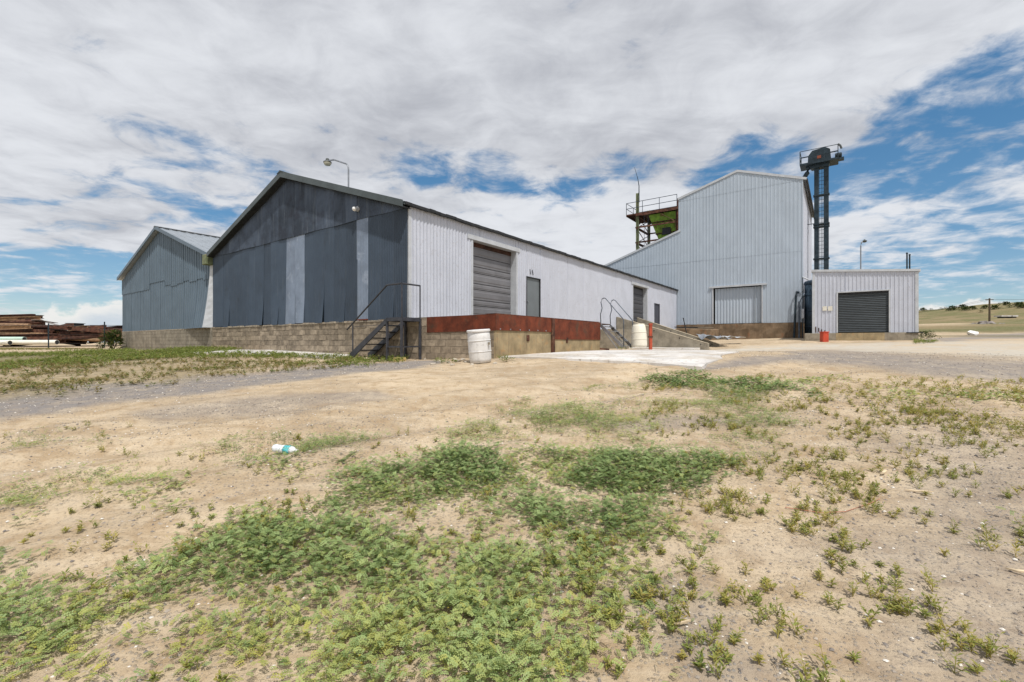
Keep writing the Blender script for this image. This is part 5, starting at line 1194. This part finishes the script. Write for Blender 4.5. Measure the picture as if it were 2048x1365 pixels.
GAPS = [(600,1212,60,30,.95),(1145,1002,60,22,.9),(560,1335,50,16,.8),(420,1225,60,16,.6),(870,1060,110,22,.45),(700,1190,60,22,.6),(330,1290,50,24,.7),(1010,1085,50,18,.6),(190,1290,70,30,.7),(1060,1190,40,30,.5),
        (620,1050,60,12,.5),(480,1170,70,12,.45),(1070,950,40,18,.7),(760,1270,50,18,.5),(250,1340,80,25,.7),(900,1130,30,14,.5)]
def mat_density(X, Y):
    Z = gbase(X, Y); px, py = topx(X, Y, Z)
    wx = (fbm(X * 2.2, Y * 2.2, 4, 41) - .5) * 170; wy = (fbm(X * 2.2 + 7, Y * 2.2, 4, 42) - .5) * np.clip((py - 685) * .26, 3, 110)
    px2 = px + wx; py2 = py + wy; d = np.zeros_like(X); tone = np.zeros_like(X)
    for cx_, cy_, rx, ry, den, tn in G_EL:
        q = ((px2 - cx_) / rx) ** 2 + ((py2 - cy_) / ry) ** 2; f = den * (1 - sst(.25, 1.35, q)); tone = np.where(f > d, tn, tone); d = np.maximum(d, f)
    for cx_, cy_, rx, ry, den in GAPS: d = d * (1 - den * (1 - sst(.4, 1.4, ((px2 - cx_) / rx) ** 2 + ((py2 - cy_) / ry) ** 2)))
    n_ = fbm(X * 2.6, Y * 2.6, 4, 43); thin = sst(.35, .55, n_ + .14 * np.clip(d, 0, 1.5) - .06)
    d = 1.2 * d * (.22 + .78 * thin)
    infr = cross_frame(px, py)
    off = .9 * sst(.55, .7, fbm(X * .45, Y * .45, 4, 51))
    return np.where(infr, d, off), np.where(infr, tone, .4)
class Leaves:
    def __init__(s): s.V = []; s.T = []; s.n = 0; s.Q = []
    def add(s, quads, tint):   # quads (n,4,3), tint (n,2)
        n = len(quads); s.V.append(quads.reshape(-1, 3)); s.T.append(np.repeat(np.column_stack([tint, np.zeros(n)]), 4, 0)); s.Q.append(np.arange(n * 4).reshape(-1, 4) + s.n); s.n += n * 4
    def build(s, name, m, label=None, cat=None):
        me = np_mesh(name, np.vstack(s.V), [np.vstack(s.Q)], m, np.vstack(s.T)); o = bpy.data.objects.new(name, me); COL.objects.link(o)
        o['kind'] = 'stuff'
        if label: o['label'] = label; o['category'] = cat
        return o
def unit(v): return v / np.maximum(np.linalg.norm(v, axis=-1, keepdims=True), 1e-9)
def leafq(base, d, l, w, up):
    """rhombic leaf quads: base (n,3), direction d, length l, width w"""
    side = unit(np.cross(d, up)); mid = base + d * (l * .5)[:, None]
    return np.stack([base, mid - side * (w * .5)[:, None] , base + d * l[:, None] - up * (l * .15)[:, None], mid + side * (w * .5)[:, None]], 1)
def compound(Lv, P, D, U, size, tint, pairs, lw):
    Lv.add(np.stack([P, P + D * (size * .5)[:, None] + np.cross(D, U) * .0012, P + D * size[:, None], P + D * (size * .5)[:, None] - np.cross(D, U) * .0012], 1), np.column_stack([tint[:, 0] * .5, np.clip(tint[:, 1] + .3, 0, 1)]))
    """pinnate leaves at P along D"""
    n = len(P); side = unit(np.cross(D, U))
    for k in range(pairs):
        f = (k + .6) / pairs
        for s_ in (-1, 1):
            b = P + D * (size * f)[:, None] + U * (size * .10 * math.sin(f * 3))[:, None]
            d = unit(side * s_ + D * .45 + U * .15)
            l = size * .34 * (1 - .35 * abs(f - .45)) * rng.uniform(.8, 1.2, n); Lv.add(leafq(b, d, l, l * lw, U), tint)
def creeping(n_try, xr, yr, rmax, rmin, detail, Lv, dens=1.0, stem=(.12, .35), leafs=7, lsize=.05, height=.05):
    X = rng.uniform(*xr, n_try); Y = rng.uniform(*yr, n_try); r = np.hypot(X, Y); k = (r < rmax) & (r >= rmin) & (Y > -3); X, Y = X[k], Y[k]
    d, tone = mat_density(X, Y); k = rng.random(len(X)) < d * dens; X, Y, d, tone = X[k], Y[k], d[k], tone[k]
    n = len(X); az = rng.uniform(0, 2 * math.pi, n); ln = rng.uniform(*stem, n); hh = height * np.clip(d, .3, 1.5) * rng.uniform(.3, 1.5, n)
    for j in range(leafs):
        f = (j + rng.uniform(.2, .8, n)) / leafs; bend = az + .8 * f * np.sign(np.sin(az * 7))
        px_ = X + np.cos(bend) * ln * f; py_ = Y + np.sin(bend) * ln * f
        pz = gz(px_, py_) + .006 + hh * (1 - (1 - f) ** 2) * (1 - .3 * f) * np.where(rng.random(n) < .5, 1.0, .6)
        P = np.column_stack([px_, py_, pz])
        la = bend + rng.uniform(.6, 1.5, n) * rng.choice((-1, 1), n); D = unit(np.column_stack([np.cos(la), np.sin(la), rng.uniform(-.05, .55, n)]))
        U = np.column_stack([rng.normal(0, .28, n), rng.normal(0, .28, n), np.ones(n)]); U = unit(U - D * (U * D).sum(1, keepdims=True))
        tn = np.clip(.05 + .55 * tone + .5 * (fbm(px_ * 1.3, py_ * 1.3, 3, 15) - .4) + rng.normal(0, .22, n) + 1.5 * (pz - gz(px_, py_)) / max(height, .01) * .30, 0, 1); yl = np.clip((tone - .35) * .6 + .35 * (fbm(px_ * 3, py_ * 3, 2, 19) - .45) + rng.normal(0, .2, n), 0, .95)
        tint = np.column_stack([tn, yl]); sz = lsize * rng.uniform(.7, 1.25, n)
        if detail == 2: compound(Lv, P, D, U, sz, tint, 5, .62)
        elif detail == 1: compound(Lv, P, D, U, sz, tint, 2, .62)
        else: Lv.add(leafq(P, D, sz, sz * .5, U), tint)
Lv = Leaves()
creeping(42000, (-4.6, 4.6), (-1.0, 4.3), 4.7, .6, 2, Lv, .62, (.08, .28), 6, .038, .075)
creeping(44000, (-8, 8), (2.5, 8), 8.0, 4.7, 1, Lv, .80, (.10, .30), 6, .046, .075)
creeping(60000, (-15, 15), (5, 14), 17, 8.0, 0, Lv, .8, (.12, .4), 7, .06, .09)
# tiny yellow flowers on the mats
X = rng.uniform(-3.2, 2.5, 4000); Y = rng.uniform(1.4, 5, 4000); d, _t = mat_density(X, Y); k = rng.random(4000) < d * .28; X, Y = X[k], Y[k]; n = len(X)
P = np.column_stack([X, Y, gz(X, Y) + rng.uniform(.04, .085, n)]); a_ = rng.uniform(0, 3, n); D = np.column_stack([np.cos(a_), np.sin(a_), np.full(n, .3)])
for q_ in range(2):
    Lv.add(leafq(P - D * .006, unit(D), np.full(n, .012), np.full(n, .011), np.tile([0, 0, 1.], (n, 1))), np.column_stack([np.ones(n), np.full(n, 1.0)]))
Lv.build('creeping_weeds', M_mat, 'mats of creeping green weeds spreading over the sandy foreground', 'weeds')
# bright green bands by the left warehouse and round the stairs: upright leafy weeds
BANDS = [([(-80, 738, 7), (60, 732, 7), (180, 724, 7), (300, 713, 7), (400, 703, 6), (475, 698, 4)], 1.0), ([(-60, 716, 3), (100, 711, 3), (250, 706, 4)], .6), ([(320, 716, 4), (480, 712, 5), (600, 716, 4), (705, 719, 4)], 1.0), ([(705, 722, 4), (760, 722, 6), (800, 724, 4)], .9), ([(600, 730, 4), (740, 730, 5)], .4),
         ([(875, 727, 3), (905, 726, 3)], .6), ([(990, 722, 2), (1012, 722, 2)], .8), ([(1244, 697, 2), (1254, 697, 2)], .8), ([(1838, 684, 3), (1866, 684, 2)], .8)]
def bands_density(X, Y):
    Z = gbase(X, Y); px, py = topx(X, Y, Z); py2 = py + (fbm(X * .8, Y * .8, 3, 61) - .5) * 9; d = np.zeros_like(X)
    for pts_, s_ in BANDS: d = np.maximum(d, s_ * lines_mask(px, py2, pts_, .6, 1.35))
    return d
def upright(Lv, X, Y, h, lsize, nl, tone, yel, spread=.45, tn_sd=.2, br=3):
    n = len(X); base = np.column_stack([X, Y, gz(X, Y)])
    for b_ in range(br):
        az = rng.uniform(0, 6.28, n); sp = rng.uniform(.1, 1, n) * spread; D0 = unit(np.column_stack([np.cos(az) * sp, np.sin(az) * sp, np.ones(n)])); hb = h * rng.uniform(.55, 1.0, n)
        side = unit(np.cross(D0, np.array([0.3, 1, .1])))
        w = np.maximum(.0016, hb * .014)
        Lv.add(np.stack([base - side * w[:, None], base + D0 * hb[:, None] - side * (w * .4)[:, None], base + D0 * hb[:, None] + side * (w * .4)[:, None], base + side * w[:, None]], 1), np.column_stack([np.full(n, .2), np.clip(yel + .3, 0, 1)]))
        for j in range(nl):
            f = (j + 1) / nl; P = base + D0 * (hb * (.15 + .85 * f))[:, None]; la = rng.uniform(0, 6.28, n)
            D = unit(np.column_stack([np.cos(la), np.sin(la), rng.uniform(.1, 1.1, n)])); U = unit(np.cross(np.cross(D, [0, 0, 1.]), D) + 1e-6)
            l = lsize * rng.uniform(.6, 1.2, n) * (1.1 - .4 * f); Lv.add(leafq(P, D, l, l * .36, U), np.column_stack([np.clip(tone + rng.normal(0, tn_sd, n), 0, 1), np.clip(yel + rng.normal(0, .18, n), 0, 1)]))
Lu = Leaves()
X = rng.uniform(-34, 24, 300000); Y = rng.uniform(9, 33, 300000); d = bands_density(X, Y); k = rng.random(len(X)) < d * .20; X, Y = X[k], Y[k]
lx_, ly_ = tol(X, Y); k = ~((lx_ < .1) & (ly_ > -.25)) & ~((lx_ < DX) & (ly_ > -.2) & (lx_ > -.1) & (ly_ < DY)); X, Y = X[k], Y[k]; n = len(X)
upright(Lu, X, Y, rng.uniform(.05, .20, n), .11, 3, .30, np.full(n, .0), .9)
Lu.build('leafy_weeds', M_shrub if False else M_up, 'bright green leafy weeds along the warehouse foundation and stairs', 'weeds')
# tufts of yellow-green upright weeds, bottom centre to right
Y_EL = [(1180,1110,160,70,1.6),(1280,1200,120,110,1.6),(1210,1310,130,70,1.6),(1130,1230,110,80,1.2),(1350,1150,70,60,1.0),(250,1150,150,30,.8),(520,1050,160,30,.9),(330,1110,110,30,1.0),(180,1080,70,14,.5),(640,1010,80,22,.9),(1330,1000,80,40,.8),(1010,1000,90,30,.7),(1480,1180,50,26,.9),(1620,1235,55,50,1.0),(1500,1250,45,25,.7),(1850,1270,90,60,1.0),(1900,1330,100,40,.7),(1700,1120,70,20,.7),(1440,1150,40,20,.4),(1850,1040,50,22,.7),(1640,990,60,22,.6),(1560,960,50,18,.6),(1680,980,60,16,.5),
        (1630,1150,40,25,.5),(1960,1180,70,40,.5),(1870,1195,40,25,.7),(1920,1110,60,20,.5),(1340,1310,60,30,.4),(1460,1310,70,30,.5),(1720,1320,80,30,.6),(1600,905,80,25,.5),(1730,1230,60,30,.5),(1800,870,180,20,.3),(1900,940,150,40,.25),(1650,800,160,20,.3),(1930,810,130,20,.5),(1850,860,150,15,.3),(1380,1040,60,22,.6),(560,1090,120,40,.4),(700,1060,120,30,.35),
        (400,1060,100,22,.35),(250,1120,80,16,.3),(360,920,120,14,.25),(480,960,120,18,.35),(820,900,70,12,.4),(180,1020,130,12,.25),(400,1370,120,30,.5),(960,1090,180,50,.3)]
def tuft_density(X, Y):
    Z = gbase(X, Y); px, py = topx(X, Y, Z); wx = (fbm(X * 3, Y * 3, 3, 71) - .5) * 90; wy = (fbm(X * 3 + 7, Y * 3, 3, 72) - .5) * np.clip((py - 685) * .2, 3, 70)
    d = np.zeros_like(X)
    for a, b, rx, ry, den in Y_EL: q = ((px + wx - a) / rx) ** 2 + ((py + wy - b) / ry) ** 2; d = np.maximum(d, den * (1 - sst(.3, 1.5, q)))
    infr = cross_frame(px, py); clump = sst(.54, .66, fbm(X * 2.6, Y * 2.6, 3, 88))
    gen = .48 * clump * (px > 1280) * (py > 755) * (py < 1380) + .20 * (px > 1420) * (py > 755) * sst(.45, .6, fbm(X * 1.1, Y * 1.1, 3, 89)) + .05 * clump * (py > 850)
    return np.where(infr, np.maximum(d * (.2 + .8 * clump), gen), .2 * clump)
Lt = Leaves()
X = rng.uniform(-6, 8, 26000); Y = rng.uniform(-1, 6.5, 26000); r = np.hypot(X, Y); d = tuft_density(X, Y); k = (rng.random(len(X)) < d * .9) & (r < 8) & (r > .9); X, Y = X[k], Y[k]; n = len(X)
upright(Lt, X, Y, rng.uniform(.03, .11, n), .032, 6, .5, rng.uniform(.0, .55, n), 1.0, .2, 4)
X = rng.uniform(-12, 16, 90000); Y = rng.uniform(4, 15, 90000); r = np.hypot(X, Y); d = tuft_density(X, Y); k = (rng.random(len(X)) < d * .55) & (r >= 7); X, Y = X[k], Y[k]
lx_, ly_ = tol(X, Y); k = (ly_ < -.4) | (lx_ > DX + .3); X, Y = X[k], Y[k]; n = len(X)
upright(Lt, X, Y, rng.uniform(.04, .12, n), .055, 3, .35, rng.uniform(.1, .7, n), 1.0, .2, 3)
Lt.build('weed_tufts', M_up, 'small yellow-green weed tufts scattered over the sand', 'weeds')
# dry brown grass field at left
Ld = Leaves()
X = rng.uniform(-42, -1, 300000); Y = rng.uniform(7, 34, 300000); Z = gbase(X, Y); px, py = topx(X, Y, Z)
d = np.maximum(lines_mask(px, py + (fbm(X, Y, 3, 91) - .5) * 26, [(-200, 775, 38), (0, 765, 32), (200, 752, 28), (400, 740, 22), (560, 733, 12), (680, 729, 6)], .7, 1.25) * (.12 + .88 * sst(.46, .62, fbm(X * 1.6, Y * 1.6, 4, 92))), 0)
d = np.maximum(d, .5 * lines_mask(px, py, [(-200, 697, 5), (240, 696, 4)], .6, 1.3))
k = (rng.random(len(X)) < d * .30); X, Y = X[k], Y[k]; lx_, ly_ = tol(X, Y); k = (ly_ < -.5); X, Y = X[k], Y[k]; n = len(X)
upright(Ld, X, Y, rng.uniform(.04, .12, n), .075, 3, .5, np.where(rng.random(n) < .45, .8, .1), .6, .25, 3)
Ld.build('dry_grass', M_dry, 'dry brown and green weeds covering the flat ground at the left', 'dry grass')
# pebbles
Lp = []; 
def pebbles(name, n, xr, yr, smin, smax, rmax, label, m, dens):
    X = rng.uniform(*xr, n); Y = rng.uniform(*yr, n); r = np.hypot(X, Y); k = (r < rmax) & (r > .8) & (rng.random(n) < dens(X, Y)); X, Y = X[k], Y[k]; n = len(X)
    s = smin + (smax - smin) * rng.random(n) ** 3.5; Z = gz(X, Y) + s * .15
    u = np.array([(1,0,0),(0,1,0),(-1,0,0),(0,-1,0),(0,0,.7),(0,0,-.7)], float); ang = rng.uniform(0, 6.28, n); c, s_ = np.cos(ang), np.sin(ang)
    ux = u[None, :, 0] * rng.uniform(.6, 1.3, (n, 6)); uy = u[None, :, 1] * rng.uniform(.6, 1.2, (n, 6)); uz = u[None, :, 2] * rng.uniform(.6, 1.1, (n, 6))
    V = np.stack([X[:, None] + (ux * c[:, None] - uy * s_[:, None]) * s[:, None], Y[:, None] + (ux * s_[:, None] + uy * c[:, None]) * s[:, None], Z[:, None] + uz * s[:, None]], -1).reshape(-1, 3)
    f = np.array([(0,1,4),(1,2,4),(2,3,4),(3,0,4),(1,0,5),(2,1,5),(3,2,5),(0,3,5)]); F = (f[None] + (np.arange(n) * 6)[:, None, None]).reshape(-1, 3)
    t = np.repeat(np.column_stack([rng.random(n), (rng.random(n) < .12) * 1.0, np.zeros(n)]), 6, 0)
    me = np_mesh(name, V, [F], m, t); o = bpy.data.objects.new(name, me); COL.objects.link(o); setp(o, label, 'pebbles', None, 'stuff')
def stone_mat():
    m = bpy.data.materials.new('pebble_stone'); m.use_nodes = True; t = m.node_tree; b = t.nodes['Principled BSDF']; b.inputs['Roughness'].default_value = .9
    at = nd(t, 'ShaderNodeAttribute', attribute_name='tint'); sp = nd(t, 'ShaderNodeSeparateColor'); t.links.new(at.outputs['Color'], sp.inputs[0])
    c = mixc(t, sp.outputs[0], (.16, .145, .14), (.42, .36, .29)); c = mixc(t, sp.outputs[1], c, (.68, .64, .58)); t.links.new(c, b.inputs['Base Color']); return m
M_peb = stone_mat()
def pden(X, Y):
    Z = gbase(X, Y); px, py = topx(X, Y, Z); n_ = fbm(X * .6, Y * .6, 3, 95); d = .25 + .75 * sst(.4, .62, n_)
    return np.clip(d + .6 * (px > 1500), 0, 1)
pebbles('pebbles', 60000, (-6, 7), (-1, 7), .0025, .014, 8, 'small grey and pale pebbles strewn over the sandy foreground', M_peb, pden)
def pden2(X, Y):
    Z = gbase(X, Y); px, py = topx(X, Y, Z)
    return .12 + .9 * lines_mask(px, py, [(-300, 880, 55), (0, 815, 34), (250, 785, 24), (500, 758, 16), (700, 738, 9), (850, 728, 5)], .5, 1.4) + .3 * (px > 1400) * (py < 780)
pebbles('dark_pebbles', 26000, (1.2, 8), (.4, 8), .003, .011, 9, 'dark grey pebbles speckling the sand at the right foreground', M_rubble, lambda X, Y: np.clip(.15 + .9 * sst(1.6, 3.2, X - .25 * Y), 0, 1))
pebbles('gravel', 100000, (-16, 18), (5, 16), .005, .018, 20, 'grey gravel strewn along the track left and right of the yard', M_peb, pden2)

# dry straw and twig litter on the soil
n = 16000; X = rng.uniform(-6, 7, n); Y = rng.uniform(.6, 9, n); k = rng.random(n) < .15 + .85 * sst(.42, .6, fbm(X * 1.5, Y * 1.5, 3, 99)); X, Y = X[k], Y[k]; n = len(X)
P = np.column_stack([X, Y, gz(X, Y) + .006]); a_ = rng.uniform(0, 6.28, n); D = np.column_stack([np.cos(a_), np.sin(a_), rng.uniform(0, .15, n)]); l = rng.uniform(.012, .06, n)
Ll = Leaves(); Ll.add(leafq(P, D, l, np.full(n, .0035), np.tile([0, 0, 1.], (n, 1))), np.column_stack([rng.random(n) * .6, (rng.random(n) < .3) * .9]))
M_litter = leaf_material('dry_straw', (.11, .075, .045), (.34, .25, .15), (.55, .47, .32))
Ll.build('dry_litter', M_litter, 'dry straw and twig litter scattered over the sandy soil', 'litter')
# shrubs: bush beside the far-left corner, hillside scrub
def shrub(name, X, Y, h, w, label, n=260, cat='bush', group=None, seed=0, spiky=True):
    g = g1(X, Y); t = thing(name, label, cat, (X, Y, g), False, group)
    mb = MB(); r = random.Random(seed)
    for i in range(6 if n > 100 else 3):
        a = r.uniform(0, 6.28); mb.tube([(X, Y, g - .05), (X + math.cos(a) * w * .25, Y + math.sin(a) * w * .25, g + h * .6)], .02 * h, 4, r1=.008 * h)
    part(mb, 'stem', M_bark, t)
    Ls = Leaves(); fat = 2.2 if h > 1.2 and n < 200 else 1; a = rng.uniform(0, 6.28, n); rr = np.sqrt(rng.random(n)) * w / 2; zf = rng.random(n) ** .8
    rr = rr * (1.15 - .7 * zf) * (1 + .35 * np.sin(a * 3 + seed)); P = np.column_stack([rr * np.cos(a), rr * np.sin(a), zf * h * (1 - .25 * (rr / (w / 2)) ** 2)])
    for q in range(3):
        D = unit(np.column_stack([np.cos(a) * .8 + rng.normal(0, .5, n), np.sin(a) * .8 + rng.normal(0, .5, n), rng.uniform(.0, 1.3, n)])); U = unit(np.cross(np.cross(D, [0, 0, 1.]), D) + 1e-6); l = h * rng.uniform(.09, .2, n) * (1 if not spiky else 1.3)
        Ls.add(leafq(P + rng.normal(0, .02 * h, (n, 3)), D, l * fat, l * fat * (.35 if spiky else .6), U), np.column_stack([rng.random(n) * .8, np.clip(rng.normal(.1, .2, n), 0, 1)]))
    me = np_mesh('foliage', np.vstack(Ls.V), [np.vstack(Ls.Q)], M_shrub, np.vstack(Ls.T)); o = bpy.data.objects.new('foliage', me); COL.objects.link(o); o.parent = t
shrub('bush', wpt(226, 29.5), 29.5, 1.25, 1.3, 'dark spiky bush growing at the left corner of the blue-grey warehouse', 230, seed=3)
shrub('bush', wpt(1852, 30), 30, .5, 1.3, 'low dark green weeds growing at the right side of the small white shed', 300, seed=5, spiky=False)
hillpts = [(1846, 622, 2.0), (1862, 621, 1.5), (1882, 620, 1.6), (1905, 622, 3.0), (1925, 617, 2.4), (1930, 622, 2.2), (1945, 620, 2.2), (1962, 626, 1.6), (1970, 618, 2.0), (1990, 619, 2.4), (2012, 611, 2.2), (2018, 616, 1.8), (2038, 614, 2.6), (2046, 617, 2.4), (1891, 618, 1.4), (2000, 610, 1.6)]
for i, (px_, py_, h) in enumerate(sorted(hillpts)):
    h *= .42
    k = (px_ - 1024) / FPX; q = (685 - py_) / FPX
    Ys = np.linspace(110, 400, 400); dd = gz(Ys * k, Ys) - (EYE + q * Ys); j = int(np.argmin(np.abs(dd))) if not (dd > 0).any() else int(np.argmax(dd > 0)); Yq = Ys[j]
    shrub('hillside_shrub', Yq * k, Yq, h * 1.5, h * 3.4, f'{ORD[i]} scrub bush from the left on the dry hillside at the right', 150, 'bush', 'scrub bushes on the hillside', i, False)
print('objects', len(bpy.data.objects))
